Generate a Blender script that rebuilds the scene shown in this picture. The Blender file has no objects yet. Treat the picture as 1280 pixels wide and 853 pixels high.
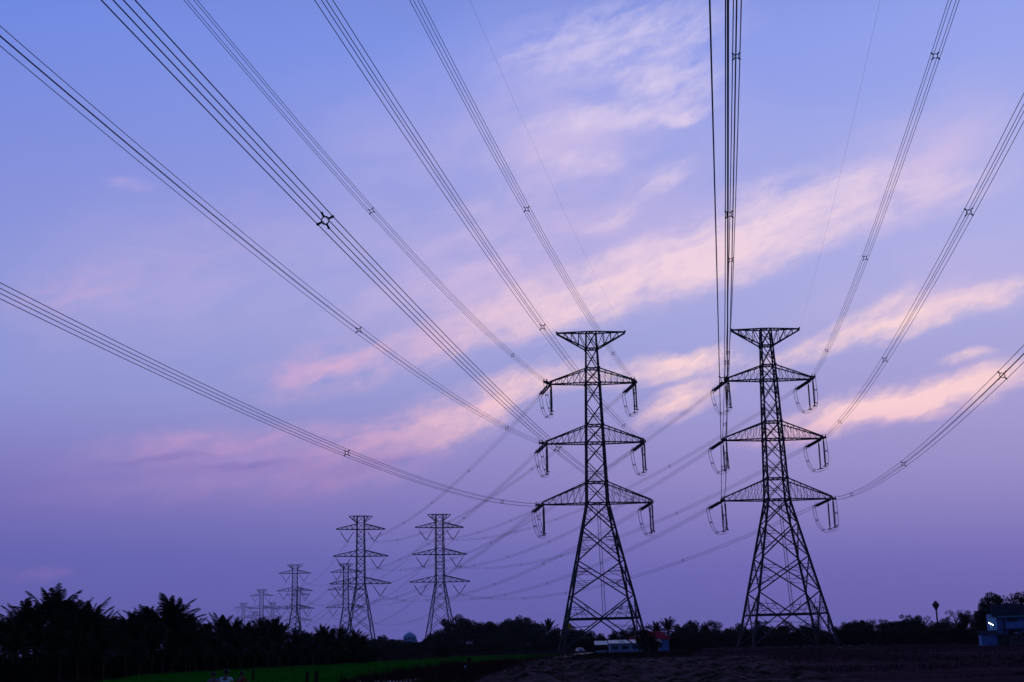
import bpy, bmesh, math, random
from mathutils import Vector, Matrix
R = math.radians
random.seed(7)
scene = bpy.context.scene
C = scene.collection

# ------------------------------------------------------------------ camera
FPX, PITCH, ROLL, CAM_H = 1647.9, R(13.023), R(1.354), 2.0        # focal length in photo pixels (1280 wide)
_r0, _u0 = Vector((1, 0, 0)), Vector((0, -math.sin(PITCH), math.cos(PITCH)))
FWD = Vector((0, math.cos(PITCH), math.sin(PITCH)))
RGT = _r0 * math.cos(ROLL) - _u0 * math.sin(ROLL)
UPV = _r0 * math.sin(ROLL) + _u0 * math.cos(ROLL)
CAM = Vector((0, 0, CAM_H))
cd = bpy.data.cameras.new('camera')
cam = bpy.data.objects.new('camera', cd); C.objects.link(cam)
cam.matrix_world = Matrix((( RGT.x, UPV.x, -FWD.x, CAM.x), (RGT.y, UPV.y, -FWD.y, CAM.y), (RGT.z, UPV.z, -FWD.z, CAM.z), (0, 0, 0, 1)))
cd.sensor_width = 36.0; cd.lens = FPX / 1280 * 36
cd.clip_start = 0.1; cd.clip_end = 20000
scene.camera = cam

# ------------------------------------------------------------------ view
scene.view_settings.view_transform = 'Standard'
scene.view_settings.look = 'None'
scene.view_settings.exposure = 0.0
scene.view_settings.gamma = 1.0
scene.view_settings.use_curve_mapping = False
scene.cycles.max_bounces = 6
scene.cycles.diffuse_bounces = 3
scene.cycles.volume_bounces = 1
scene.cycles.use_denoising = True
scene.cycles.denoiser = 'OPENIMAGEDENOISE'
scene.cycles.denoising_input_passes = 'RGB_ALBEDO_NORMAL'
scene.cycles.pixel_filter_type = 'BLACKMAN_HARRIS'
scene.cycles.filter_width = 1.5

def ray(x, y):
    d = FWD * FPX + RGT * (x - 640) - UPV * (y - 426.5)
    return d.normalized()
def horizon(x):
    y = 800.0
    for _ in range(6):
        y += ray(x, y).z * FPX
    return y
def at(x, Y, y=None):
    """the point at depth Y seen where the photograph has (x, y); on the ground when y is left out"""
    if y is None:
        d = ray(x, horizon(x)); return Vector((d.x / d.y * Y, Y, 0))
    d = ray(x, y); t = Y / d.y
    return CAM + d * t
def ground(x, y, z=0.0):
    d = ray(x, y); t = (z - CAM_H) / d.z
    p = CAM + d * t; p.z = z
    return p
def height(x, y, Y):
    return at(x, Y, y).z

# ------------------------------------------------------------------ sky
def lin(r, g, b):
    f = lambda c: (c / 12.92 if c <= 0.04045 else ((c + 0.055) / 1.055) ** 2.4)
    return (f(r / 255), f(g / 255), f(b / 255), 1)
world = bpy.data.worlds.new('World'); scene.world = world
world.use_nodes = True
wt = world.node_tree; wt.nodes.clear()
class NB:
    """small node builder"""
    def __init__(s, t): s.t = t
    def new(s, k, **kw):
        n = s.t.nodes.new(k)
        for a, v in kw.items(): setattr(n, a, v)
        return n
    def put(s, inp, v):
        if hasattr(v, 'is_linked') or isinstance(v, bpy.types.NodeSocket): s.t.links.new(v, inp)
        else: inp.default_value = v
    def math(s, op, a, b=None, c=None, clamp=False):
        n = s.new('ShaderNodeMath', operation=op, use_clamp=clamp)
        s.put(n.inputs[0], a)
        if b is not None: s.put(n.inputs[1], b)
        if c is not None: s.put(n.inputs[2], c)
        return n.outputs[0]
    def vmath(s, op, a, b=None):
        n = s.new('ShaderNodeVectorMath', operation=op)
        s.put(n.inputs[0], a)
        if b is not None: s.put(n.inputs[1], b)
        return n.outputs['Value' if op in ('LENGTH', 'DOT_PRODUCT') else 'Vector']
    def xyz(s, x, y, z=0.0):
        n = s.new('ShaderNodeCombineXYZ'); s.put(n.inputs[0], x); s.put(n.inputs[1], y); s.put(n.inputs[2], z)
        return n.outputs[0]
    def noise(s, vec, scale, detail=4, rough=0.55, color=False):
        n = s.new('ShaderNodeTexNoise'); s.put(n.inputs['Vector'], vec); n.inputs['Scale'].default_value = scale
        n.inputs['Detail'].default_value = detail; n.inputs['Roughness'].default_value = rough
        return n.outputs['Color' if color else 'Fac']
    def rng(s, v, a, b, c=0.0, d=1.0, smooth=True):
        n = s.new('ShaderNodeMapRange', interpolation_type='SMOOTHSTEP' if smooth else 'LINEAR'); n.clamp = True
        s.put(n.inputs[0], v)
        for i, q in enumerate((a, b, c, d)): s.put(n.inputs[1 + i], q)
        return n.outputs[0]
    def mix(s, f, a, b):
        n = s.new('ShaderNodeMix', data_type='RGBA'); s.put(n.inputs[0], f); s.put(n.inputs[6], a); s.put(n.inputs[7], b)
        return n.outputs[2]
    def ramp(s, v, stops):
        n = s.new('ShaderNodeValToRGB'); s.put(n.inputs[0], v)
        e = n.color_ramp.elements
        while len(e) < len(stops): e.new(0.5)
        for q, (p, col) in zip(e, stops): q.position = p; q.color = col
        return n.outputs[0]
    def mapping(s, vec, loc, rz, sc):
        n = s.new('ShaderNodeMapping', vector_type='TEXTURE'); s.put(n.inputs[0], vec)
        n.inputs['Location'].default_value = loc; n.inputs['Rotation'].default_value = (0, 0, rz); n.inputs['Scale'].default_value = sc
        return n.outputs[0]
w = NB(wt)
dirn = w.new('ShaderNodeTexCoord').outputs['Generated']
sep = w.new('ShaderNodeSeparateXYZ'); wt.links.new(dirn, sep.inputs[0])
DEG = 57.29578
az = w.math('MULTIPLY', w.math('ARCTAN2', sep.outputs[0], sep.outputs[1]), DEG)
el = w.math('MULTIPLY', w.math('ARCSINE', sep.outputs[2]), DEG)
elf = w.math('DIVIDE', el, 90.0, clamp=True)
E_ = lambda d: d / 90.0
# dusk gradient of the western sky: one side bluer, the other side more violet
rl = w.ramp(elf, [(0, lin(87, 91, 169)), (E_(4), lin(93, 97, 177)), (E_(6.6), lin(118, 112, 186)), (E_(8.5), lin(130, 128, 197)), (E_(11), lin(140, 148, 211)), (E_(15), lin(141, 151, 218)), (E_(19), lin(133, 144, 219)), (E_(26), lin(111, 137, 225)), (E_(40), lin(66, 82, 156)), (1, lin(34, 44, 96))])
rr = w.ramp(elf, [(0, lin(107, 101, 176)), (E_(3), lin(119, 110, 185)), (E_(7), lin(157, 146, 203)), (E_(10), lin(168, 160, 214)), (E_(13.4), lin(172, 172, 224)), (E_(16), lin(176, 176, 230)), (E_(20), lin(162, 171, 233)), (E_(25), lin(149, 163, 236)), (E_(40), lin(76, 92, 164)), (1, lin(34, 44, 96))])
side = w.rng(az, -24.0, 22.0, 0, 1, smooth=False)
base = w.mix(side, rl, rr)
# uv of the cloud sheets, bent by two sizes of turbulence
uv0 = w.xyz(az, el)
wob = w.vmath('SUBTRACT', w.noise(uv0, 0.16, 3, 0.5, True), (0.5, 0.5, 0.5))
wob2 = w.vmath('SUBTRACT', w.noise(w.mapping(uv0, (3, 1, 0), R(18), (2.2, 0.8, 1)), 0.8, 4, 0.5, True), (0.5, 0.5, 0.5))
uv = w.vmath('ADD', uv0, w.vmath('MULTIPLY', wob, (3.2, 2.0, 0)))
uv = w.vmath('ADD', uv, w.vmath('MULTIPLY', wob2, (1.5, .8, 0)))
BANDS = [(-8.22,11.96,2.93,1.16,14.2,0.46),(-1.75,13.54,4.94,0.89,15.6,0.52),(4.68,15.28,5.99,1.23,14.0,0.66),(11.12,17.34,5.16,1.42,14.0,0.74),(16.97,18.12,4.61,1.25,8.4,0.34),(-3.90,9.32,3.62,1.17,21.1,0.60),(-0.40,10.63,3.48,0.76,23.4,0.50),(2.07,11.33,2.10,0.48,13.0,0.40),(6.96,11.76,2.59,0.55,9.1,0.85),(7.06,10.22,1.99,0.61,21.2,0.85),(17.47,12.86,5.47,0.56,9.0,0.85),(16.06,13.51,1.47,0.26,15.1,0.50),(17.17,9.52,5.75,0.65,9.1,1.00),(19.39,11.14,1.13,0.26,3.1,0.50),(15.20,9.00,1.95,0.46,6.4,0.50),(5.14,25.57,5.2,1.5,7.4,0.52),(7.62,23.94,2.17,0.73,5.0,0.70),(5.0,22.43,4.0,0.55,6.0,0.70),(8.33,22.47,1.00,0.33,5.0,0.60),(3.28,20.58,1.99,0.44,-2.3,0.45),(7.57,19.85,1.47,0.38,27.8,0.50),(4.63,18.35,1.13,0.38,24.1,0.40),(-13.37,8.37,4.60,0.73,4.7,0.36),(-13.00,6.88,7.53,0.86,3.3,0.20),(-7.67,7.89,4.07,1.36,9.7,0.26),(-15.30,16.30,6.37,1.65,16.7,0.26),(-16.93,19.30,0.87,0.29,13.8,0.35),(-19.80,15.05,1.91,0.65,14.0,0.22),(-12.67,19.09,2.08,0.79,21.8,0.22),(-1.66,19.29,0.87,0.51,-0.8,0.30),(-20.08,3.40,1.34,0.29,10.4,0.35)]
VEILS = [(6.5,16.2,10.5,1.9,13.5,0.42),(17.0,18.8,6.5,2.2,10.0,0.42),(18.5,13.2,5.0,0.9,9.0,0.42),(-2.0,13.4,5.5,1.2,15.0,0.30),(2.5,21.5,5.0,3.0,5.0,0.24),(17.5,9.6,5.5,0.9,9.0,0.30),(-15.5,15.5,6.5,3.2,14.0,0.24),(-11.0,7.6,7.5,1.5,3.0,0.30),(17.5,14.2,6.0,1.6,10.0,0.25),(-5.0,22.0,5.0,3.0,5.0,0.22),(2.06,22.24,2.93,3.01,-2.0,0.20),(0.84,17.88,11.84,4.10,11.8,0.46),(18.44,19.57,6.18,2.44,10.5,0.40),(3.97,24.15,6.25,3.62,-2.7,0.36),(0.08,16.19,7.13,2.06,14.0,0.30)]
def field(lst, vec, inner, grow):
    tot = None
    for (u, v, a, b, g, s) in lst:
        d = w.vmath('LENGTH', w.mapping(vec, (u, v, 0), R(g), (a * grow, b * grow, 1)))
        k = w.rng(d, inner, 1.0, s, 0.0)
        tot = k if tot is None else w.math('ADD', tot, k)
    return tot
# strip z so that LENGTH measures (u, v) alone
uv = w.vmath('MULTIPLY', uv, (1, 1, 0))
dens = field(BANDS, uv, 0.0, 1.75)
veil = field(VEILS, uv, 0.0, 1.5)
streak = w.noise(w.mapping(uv, (0, 0, 0), R(17), (3.2, 0.6, 1)), 0.8, 5, 0.52)
puff = w.noise(w.mapping(uv, (5, 2, 0), R(20), (1.6, 0.8, 1)), 1.0, 5, 0.5)
fine = w.noise(w.mapping(uv0, (2, 9, 0), R(24), (1.5, 0.75, 1)), 2.6, 7, 0.6)
tex = w.math('ADD', w.math('ADD', w.math('MULTIPLY', streak, 0.9), w.math('MULTIPLY', puff, 0.7)), w.math('MULTIPLY', fine, 0.55))
gate = w.rng(dens, 0.0, 0.35)
dens = w.math('ADD', w.math('MULTIPLY', dens, 1.0), w.math('MULTIPLY', gate, w.math('MULTIPLY', w.math('SUBTRACT', tex, 1.04), 1.4)))
dens = w.rng(dens, 0.04, 1.06, smooth=False)
veil = w.math('MULTIPLY', veil, w.rng(w.noise(w.mapping(uv, (1, 7, 0), R(15), (3, 1.2, 1)), 0.5, 4, 0.55), 0.3, 0.7, 0.35, 1.1))
veilcol = w.ramp(elf, [(0, lin(150, 118, 190)), (E_(8), lin(190, 154, 208)), (E_(14), lin(220, 190, 224)), (E_(20), lin(212, 192, 230)), (E_(26), lin(194, 186, 236))])
cloudcol = w.ramp(elf, [(0, lin(150, 108, 182)), (E_(5), lin(176, 132, 194)), (E_(8), lin(232, 186, 210)), (E_(9.5), lin(253, 211, 214)), (E_(12.5), lin(250, 214, 218)), (E_(17), lin(240, 212, 228)), (E_(21), lin(224, 206, 234)), (E_(26), lin(212, 202, 238))])
# the clouds farther from the glow are pinker and dimmer
cloudl = w.ramp(elf, [(0, lin(128, 100, 178)), (E_(5), lin(142, 116, 186)), (E_(8), lin(176, 142, 196)), (E_(10), lin(220, 172, 208)), (E_(13), lin(210, 172, 214)), (E_(17), lin(176, 164, 220)), (E_(26), lin(166, 164, 230))])
cl = w.mix(w.rng(az, -11.0, 6.0), cloudl, cloudcol)
sky = w.mix(veil, base, veilcol)
sky = w.mix(w.math('MULTIPLY', dens, 0.96), sky, cl)
# dark purple streaks low over the palms
dk = field([(-15.2,7.75,2.6,.16,3,.5),(-11.5,7.6,1.6,.14,4,.45),(-6.6,7.5,2.2,.28,9,.4),(-14,7.3,6,.35,3,.3)], uv, 0.1, 1.6)
sky = w.mix(w.math('MULTIPLY', dk, .6), sky, lin(104, 98, 180))
# away from the afterglow the sky is darker
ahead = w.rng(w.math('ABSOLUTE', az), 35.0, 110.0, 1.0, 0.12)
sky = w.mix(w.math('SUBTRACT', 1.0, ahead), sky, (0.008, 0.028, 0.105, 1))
below = w.rng(el, -2.0, -0.2)
sky = w.mix(below, lin(30, 28, 48), sky)
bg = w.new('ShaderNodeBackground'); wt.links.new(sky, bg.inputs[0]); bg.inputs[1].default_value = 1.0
nis = w.new('ShaderNodeTexSky', sky_type='NISHITA'); nis.sun_disc = False
SUN_EL, SUN_AZ = R(1.5), R(-35)
nis.sun_elevation = SUN_EL; nis.sun_rotation = SUN_AZ
bg2 = w.new('ShaderNodeBackground'); wt.links.new(nis.outputs[0], bg2.inputs[0]); bg2.inputs[1].default_value = 0.0015
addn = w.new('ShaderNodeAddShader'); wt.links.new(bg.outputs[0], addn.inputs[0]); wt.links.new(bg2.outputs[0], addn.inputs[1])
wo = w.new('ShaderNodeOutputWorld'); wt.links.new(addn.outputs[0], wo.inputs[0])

sl = bpy.data.lights.new('sun', 'SUN'); sl.energy = 0.03; sl.angle = R(8); sl.color = (1.0, 0.72, 0.66)
so = bpy.data.objects.new('sun', sl); C.objects.link(so)
sdir = Vector((math.sin(SUN_AZ) * math.cos(SUN_EL), math.cos(SUN_AZ) * math.cos(SUN_EL), math.sin(SUN_EL)))
so.rotation_euler = sdir.to_track_quat('Z', 'Y').to_euler(); so.location = sdir * 50 + Vector((0, 0, 60))

# ------------------------------------------------------------------ materials
def material(name, col, col2=None, scale=3.0, rough=0.8, metal=0.0, bump=0.0, detail=4, obj_random=0.0, spec=0.3, coords='Object', emit=None):
    m = bpy.data.materials.new(name); m.use_nodes = True
    t = m.node_tree; b = NB(t); p = t.nodes['Principled BSDF']
    p.inputs['Roughness'].default_value = rough; p.inputs['Metallic'].default_value = metal
    p.inputs['Specular IOR Level'].default_value = spec
    col = (*col, 1); col2 = (*col2, 1) if col2 else tuple(c * 0.6 for c in col[:3]) + (1,)
    tc = t.nodes.new('ShaderNodeTexCoord').outputs[coords]
    n = b.noise(tc, scale, detail, 0.6)
    out = b.mix(b.rng(n, 0.35, 0.65), col, col2)
    if obj_random:
        oi = t.nodes.new('ShaderNodeObjectInfo').outputs['Random']
        hs = t.nodes.new('ShaderNodeHueSaturation'); b.put(hs.inputs['Color'], out)
        b.put(hs.inputs['Value'], b.rng(oi, 0, 1, 1 - obj_random, 1 + obj_random, smooth=False)); out = hs.outputs[0]
    t.links.new(out, p.inputs['Base Color'])
    if bump:
        bn = t.nodes.new('ShaderNodeBump'); bn.inputs['Strength'].default_value = bump; bn.inputs['Distance'].default_value = 0.1
        b.put(bn.inputs['Height'], b.noise(tc, scale * 3, 5, 0.65)); t.links.new(bn.outputs[0], p.inputs['Normal'])
    if emit:
        p.inputs['Emission Color'].default_value = (*emit[0], 1); p.inputs['Emission Strength'].default_value = emit[1]
    return m
M = {}
M['steel'] = material('weathered steel', (.10, .105, .11), (.055, .055, .06), 0.7, 0.75, 0.3)
M['wire'] = material('aged aluminium wire', (.045, .045, .05), (.03, .03, .034), 2, 0.6, 0.4)
M['insulator'] = material('brown porcelain insulator', (.03, .05, .07), (.02, .03, .045), 4, 0.3, 0.0, spec=.5)
M['concrete'] = material('concrete', (.12, .115, .11), (.08, .08, .075), 3, 0.9, bump=.3)
M['sign'] = material('danger sign yellow', (.75, .33, .03), (.6, .24, .02), 4, 0.5)
M['palm'] = material('palm leaf', (.026, .048, .020), (.011, .022, .011), 0.9, 0.55, obj_random=.25, spec=0.0)
M['palmtrunk'] = material('palm bark', (.10, .085, .065), (.05, .04, .03), 5, 0.9, bump=.5, spec=0.0)
M['leaf'] = material('broad leaf', (.020, .040, .016), (.009, .020, .009), 0.55, 0.6, obj_random=.3, spec=0.0)
M['leafdry'] = material('dry shrub leaf', (.06, .035, .028), (.03, .028, .016), 0.8, 0.7, obj_random=.2, spec=0.0)
M['bark'] = material('bark', (.06, .045, .035), (.03, .024, .02), 4, 0.9, bump=.5, spec=0.0)
M['ground'] = material('earth and weeds', (.034, .022, .021), (.011, .014, .008), 0.12, 0.95, bump=.6, detail=8, spec=0.0)
M['rice'] = material('young rice', (.030, .30, .022), (.018, .20, .014), 0.25, 0.8, bump=.5, detail=8, spec=0.0)
M['brownfield'] = material('fallow field', (.13, .060, .066), (.062, .032, .038), 0.06, 0.95, bump=.6, detail=9, spec=0.0)
M['track'] = material('wet track', (.09, .09, .15), (.05, .05, .085), 0.5, 0.45, bump=.2)
M['plough'] = material('turned earth and straw', (.20, .115, .11), (.010, .013, .006), 0.75, 0.95, bump=.8, detail=8, spec=0.0)
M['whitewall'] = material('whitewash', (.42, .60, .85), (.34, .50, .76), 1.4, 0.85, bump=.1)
M['bluewall'] = material('pale blue paint', (.15, .33, .72), (.11, .27, .62), 1.2, 0.8)
M['glass'] = material('dark window glass', (.02, .025, .035), (.015, .018, .025), 2, 0.12, spec=.6)
M['redroof'] = material('red sheet roof', (.62, .04, .07), (.46, .03, .05), 1.2, 0.55, spec=0.0)
M['darkroof'] = material('dark tile roof', (.05, .05, .075), (.03, .03, .05), 2.5, 0.7, bump=.4, spec=0.0)
M['tinroof'] = material('pale tin roof', (.55, .62, .68), (.40, .48, .52), 1.5, 0.45, 0.3)
M['greenroof'] = material('translucent green sheet', (.30, .52, .48), (.22, .40, .38), 1.5, 0.5)
M['cyan'] = material('cyan painted fascia', (.10, .45, .55), (.08, .36, .46), 2, 0.6)
M['wood'] = material('old timber', (.07, .045, .032), (.04, .028, .02), 6, 0.9, bump=.4, spec=0.0)
M['tank'] = material('rust red tank paint', (.16, .06, .05), (.09, .035, .035), 1.5, 0.6)
M['carpaint'] = material('pale car paint', (.12, .13, .17), (.10, .11, .14), 1, 0.25, spec=.6)
M['rubber'] = material('tyre rubber', (.012, .012, .013), None, 4, 0.9)
M['lamp'] = material('fluorescent tube', (.9, .95, 1), (.9, .95, 1), 1, 0.4, emit=((.82, .95, 1.0), 9.0))
M['skin'] = material('skin', (.20, .11, .075), (.17, .09, .06), 6, 0.6)
M['hair'] = material('black hair', (.010, .009, .009), None, 9, 0.5)
M['whitecloth'] = material('white cotton', (.70, .74, .80), (.55, .60, .68), 3, 0.9)
M['purplecloth'] = material('mauve cotton', (.30, .18, .30), (.22, .13, .22), 3, 0.9)
M['redcloth'] = material('red cotton', (.36, .03, .03), (.26, .02, .02), 3, 0.9)
M['darkcloth'] = material('dark trousers', (.03, .03, .045), None, 3, 0.9)
M['drygrass'] = material('dry red grass', (.085, .030, .028), (.038, .020, .014), 0.3, 0.9, coords='Object', spec=0.0)
M['weeds'] = material('green brown weeds', (.040, .050, .014), (.028, .018, .012), 0.2, 0.9, spec=0.0)

# ------------------------------------------------------------------ mesh helpers
class MB:
    def __init__(s): s.v = []; s.f = []
    def quad(s, a, b, c, d):
        n = len(s.v); s.v += [tuple(a), tuple(b), tuple(c), tuple(d)]; s.f.append((n, n + 1, n + 2, n + 3))
    def tri(s, a, b, c):
        n = len(s.v); s.v += [tuple(a), tuple(b), tuple(c)]; s.f.append((n, n + 1, n + 2))
    def bar(s, p, q, wd, wd2=None, spin=0.0):
        p, q = Vector(p), Vector(q); d = q - p
        if d.length < 1e-6: return
        d.normalize(); up = Vector((0, 0, 1)) if abs(d.z) < .92 else Vector((0, 1, 0))
        a = d.cross(up).normalized(); b = a.cross(d)
        if spin: a, b = a * math.cos(spin) + b * math.sin(spin), b * math.cos(spin) - a * math.sin(spin)
        n = len(s.v); h = wd / 2; g = (wd2 if wd2 else wd) / 2
        for c, k in ((p, h), (q, g)):
            for i, j in ((-1, -1), (1, -1), (1, 1), (-1, 1)): s.v.append(tuple(c + a * (i * k) + b * (j * k)))
        s.f += [(n, n + 1, n + 5, n + 4), (n + 1, n + 2, n + 6, n + 5), (n + 2, n + 3, n + 7, n + 6), (n + 3, n, n + 4, n + 7), (n + 3, n + 2, n + 1, n), (n + 4, n + 5, n + 6, n + 7)]
    def tube(s, pts, r, n=6, cap=True):
        pts = [Vector(p) for p in pts]; rs = r if isinstance(r, (list, tuple)) else [r] * len(pts)
        base = len(s.v); ref = None
        for i, p in enumerate(pts):
            d = (pts[min(i + 1, len(pts) - 1)] - pts[max(i - 1, 0)])
            if d.length < 1e-9: d = Vector((0, 0, 1))
            d.normalize()
            if ref is None: ref = Vector((0, 0, 1)) if abs(d.z) < .9 else Vector((1, 0, 0))
            a = d.cross(ref)
            if a.length < 1e-3: ref = Vector((1, 0, 0)) if abs(d.x) < .9 else Vector((0, 1, 0)); a = d.cross(ref)
            a.normalize(); b = a.cross(d)
            for k in range(n):
                t = 2 * math.pi * k / n; s.v.append(tuple(p + (a * math.cos(t) + b * math.sin(t)) * rs[i]))
        for i in range(len(pts) - 1):
            for k in range(n):
                o = base + i * n; s.f.append((o + k, o + (k + 1) % n, o + n + (k + 1) % n, o + n + k))
        if cap:
            s.f.append(tuple(base + k for k in reversed(range(n)))); o = base + (len(pts) - 1) * n; s.f.append(tuple(o + k for k in range(n)))
    def box(s, x0, x1, y0, y1, z0, z1):
        n = len(s.v)
        s.v += [(x0, y0, z0), (x1, y0, z0), (x1, y1, z0), (x0, y1, z0), (x0, y0, z1), (x1, y0, z1), (x1, y1, z1), (x0, y1, z1)]
        s.f += [(n + 3, n + 2, n + 1, n), (n + 4, n + 5, n + 6, n + 7), (n, n + 1, n + 5, n + 4), (n + 1, n + 2, n + 6, n + 5), (n + 2, n + 3, n + 7, n + 6), (n + 3, n, n + 4, n + 7)]
    def lathe(s, prof, n=16, c=(0, 0, 0)):
        b = len(s.v)
        for r, z in prof:
            for k in range(n):
                t = 2 * math.pi * k / n; s.v.append((c[0] + r * math.cos(t), c[1] + r * math.sin(t), c[2] + z))
        for i in range(len(prof) - 1):
            for k in range(n):
                o = b + i * n; s.f.append((o + k, o + (k + 1) % n, o + n + (k + 1) % n, o + n + k))
        s.f.append(tuple(b + k for k in reversed(range(n)))); o = b + (len(prof) - 1) * n; s.f.append(tuple(o + k for k in range(n)))
    def mesh(s, name, mat, smooth=False):
        me = bpy.data.meshes.new(name); me.from_pydata(s.v, [], s.f); me.update()
        for mm in (mat if isinstance(mat, (list, tuple)) else [mat]): me.materials.append(mm)
        if smooth: me.polygons.foreach_set('use_smooth', [True] * len(me.polygons))
        return me
    def build(s, name, mat, parent=None, smooth=False):
        o = bpy.data.objects.new(name, s.mesh(name, mat, smooth)); C.objects.link(o)
        if parent: o.parent = parent
        return o
def tag(o, label, cat=None, group=None, kind=None):
    o['label'] = label
    if cat: o['category'] = cat
    if group: o['group'] = group
    if kind: o['kind'] = kind
    return o
def thing(name, label, cat, loc=(0, 0, 0), rz=0.0, group=None):
    o = bpy.data.objects.new(name, None); C.objects.link(o); o.location = loc; o.rotation_euler = (0, 0, rz); o.empty_display_size = .5
    return tag(o, label, cat, group)
def copy_tree(o, parent=None):
    c = o.copy(); C.objects.link(c)
    if parent: c.parent = parent
    for ch in list(o.children): copy_tree(ch, c)
    return c

# ------------------------------------------------------------------ the ground
def sheet(name, poly, z, mat, label, kind='structure', cat='ground', sub=0, bumpy=None):
    bm = bmesh.new(); f = bm.faces.new([bm.verts.new((p[0], p[1], z)) for p in poly])
    bmesh.ops.triangulate(bm, faces=[f])
    me = bpy.data.meshes.new(name); bm.to_mesh(me); bm.free(); me.materials.append(mat)
    if me.polygons[0].normal.z < 0: me.flip_normals()
    o = bpy.data.objects.new(name, me); C.objects.link(o)
    return tag(o, label, cat, kind=kind)
sheet('ground', [(-6000, -300), (6000, -300), (6000, 9000), (-6000, 9000)], 0.0, M['ground'], 'flat dark earth with weeds reaching the horizon')
px = lambda pts: [ground(x, y) for x, y in pts]
RICE = px([(120, 856), (180, 846), (300, 838), (450, 829.5), (560, 822), (700, 817), (705, 820), (690, 821.5), (600, 829.5), (520, 839), (430, 850), (380, 875), (300, 940), (60, 940)])
sheet('rice_field', RICE, .004, M['rice'], 'bright green strip of young rice in front of the palms', cat='field')
BROWN = px([(862, 812), (950, 806.8), (1100, 806), (1285, 803), (1330, 803), (1420, 830), (1420, 900), (930, 900), (880, 840)])
sheet('fallow_field', BROWN, .004, M['brownfield'], 'dull reddish brown fallow field round the pylon', cat='field')
def ribbon(name, pts, wd, z, mat, label):
    b = MB(); pts = [Vector((p.x, p.y, z)) for p in pts]; L = []
    for i, p in enumerate(pts):
        d = (pts[min(i + 1, len(pts) - 1)] - pts[max(i - 1, 0)]).normalized(); nrm = Vector((-d.y, d.x, 0)) * wd / 2; L.append((p + nrm, p - nrm))
    for (a, b_), (c, d) in zip(L, L[1:]): b.quad(b_, d, c, a)
    return tag(b.build(name, mat), label, 'track', kind='structure')
ribbon('road', px([(330, 930), (440, 862), (500, 848), (560, 839), (620, 831.5), (670, 826), (710, 820), (735, 816)]), 3.6, .008, M['track'], 'pale bluish wet farm track between rice and ploughed earth')
# ploughed earth with real clods
from mathutils import noise as mn
def plough():
    b = MB(); nx, ny = 150, 210
    x0, x1, y0, y1 = -9, 62, 62, 178
    idx = {}
    for j in range(ny + 1):
        for i in range(nx + 1):
            t = j / ny; Y = y0 + (y1 - y0) * t ** 1.25
            xa = -3 + 0.02 * (Y - 62); xb = 16 + (Y - 62) * 0.145
            X = xa + (xb - xa) * i / nx
            q = Vector((X * .34 + Y * .10, Y * .13, 0))
            h = mn.fractal(q, 1.0, 2.1, 5) * .42 + mn.fractal(q * 4.3, 1, 2, 3) * .16 + .14 * math.sin((X * .96 - Y * .28) * 1.9 + mn.noise(q * 1.3) * 2.5)
            e = min(i, nx - i) / nx * 8; g = min(j, ny - j) / ny * 8
            k = max(0, min(1, e, g)); b.v.append((X, Y, .012 + max(-.3, h) * k * .85 + .10 * k))
    for j in range(ny):
        for i in range(nx):
            o = j * (nx + 1) + i; b.f.append((o, o + 1, o + nx + 2, o + nx + 1))
    return tag(b.build('ploughed_earth', M['plough'], smooth=True), 'lumpy turned earth with pale straw before the vine-grown pylon leg', 'field', kind='structure')
plough()

# ------------------------------------------------------------------ pylons
AZ_ROW, AZ_NEAR = R(-14.277), R(9.226)
D_ROW = Vector((math.sin(AZ_ROW), math.cos(AZ_ROW), 0))
YAW = R(1.226)
AXN = Vector((math.cos(YAW), math.sin(YAW), 0))
PERP = Vector((D_ROW.y, -D_ROW.x, 0))
BASE = {}
for k, u, v in (('L', 88.862, 281.206), ('R', 127.517, 282.130)): BASE[k] = Vector((u + math.tan(AZ_ROW) * v, v, 0))
H = {'p': 68.546, '1': 57.132, '2': 44.088, '3': 31.099}
HALF = {'p': 7.522, '1': 9.356, '2': 10.659, '3': 11.708}
Z2 = {'p': 65.672, '1': 59.228, '2': 46.191, '3': 33.030}
B2 = {'p': 5.72, '1': 11.981, '2': 13.350, '3': 14.864}
V2 = {'1': 6.692, '2': 8.304, '3': 9.559}
STEP = [0, 378.7, 752.4, 1158.9, 1547.0, 1945.0]
SG = {'l': -1, 'r': 1}
def tip(k, a, s): return BASE[k] + AXN * (SG[s] * HALF[a]) + Vector((0, 0, H[a]))
def row_point(k, n, a, s):
    return BASE[k] + D_ROW * STEP[n] + PERP * (SG[s] * (V2[a] if a != 'p' else B2['p'])) + Vector((0, 0, (Z2[a] - 6.0) if a != 'p' else Z2['p']))
def parab(p, q, sag):
    return lambda t: p + (q - p) * t - Vector((0, 0, 4 * sag * t * (1 - t)))
NEAR = {}
for k in 'LR':
    r = k == 'R'; a_ = AZ_NEAR - (R(0.197) if r else 0); dn = Vector((-math.sin(a_), -math.cos(a_), 0)); perp = Vector((-dn.y, dn.x, 0))
    L = 361.586 + (-7.213 if r else 0)
    for a, e, dz in (('1', 6.683, -0.636), ('2', 8.076, -0.846), ('3', 9.413, -0.862), ('p', 5.669, 1.441)):
        for s in 'lr':
            q = BASE[k] + dn * L + perp * (SG[s] * e) + Vector((0, 0, H[a] + dz -1.609 + (-1.170 if r else 0)))
            NEAR[k, a, s] = (parab(tip(k, a, s), q, (8.602 if a != 'p' else 7.120) + (-0.473 if r else 0)), (q - tip(k, a, s)).length)
STRING = 8.3        # arm tip to dead-end clamp

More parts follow.
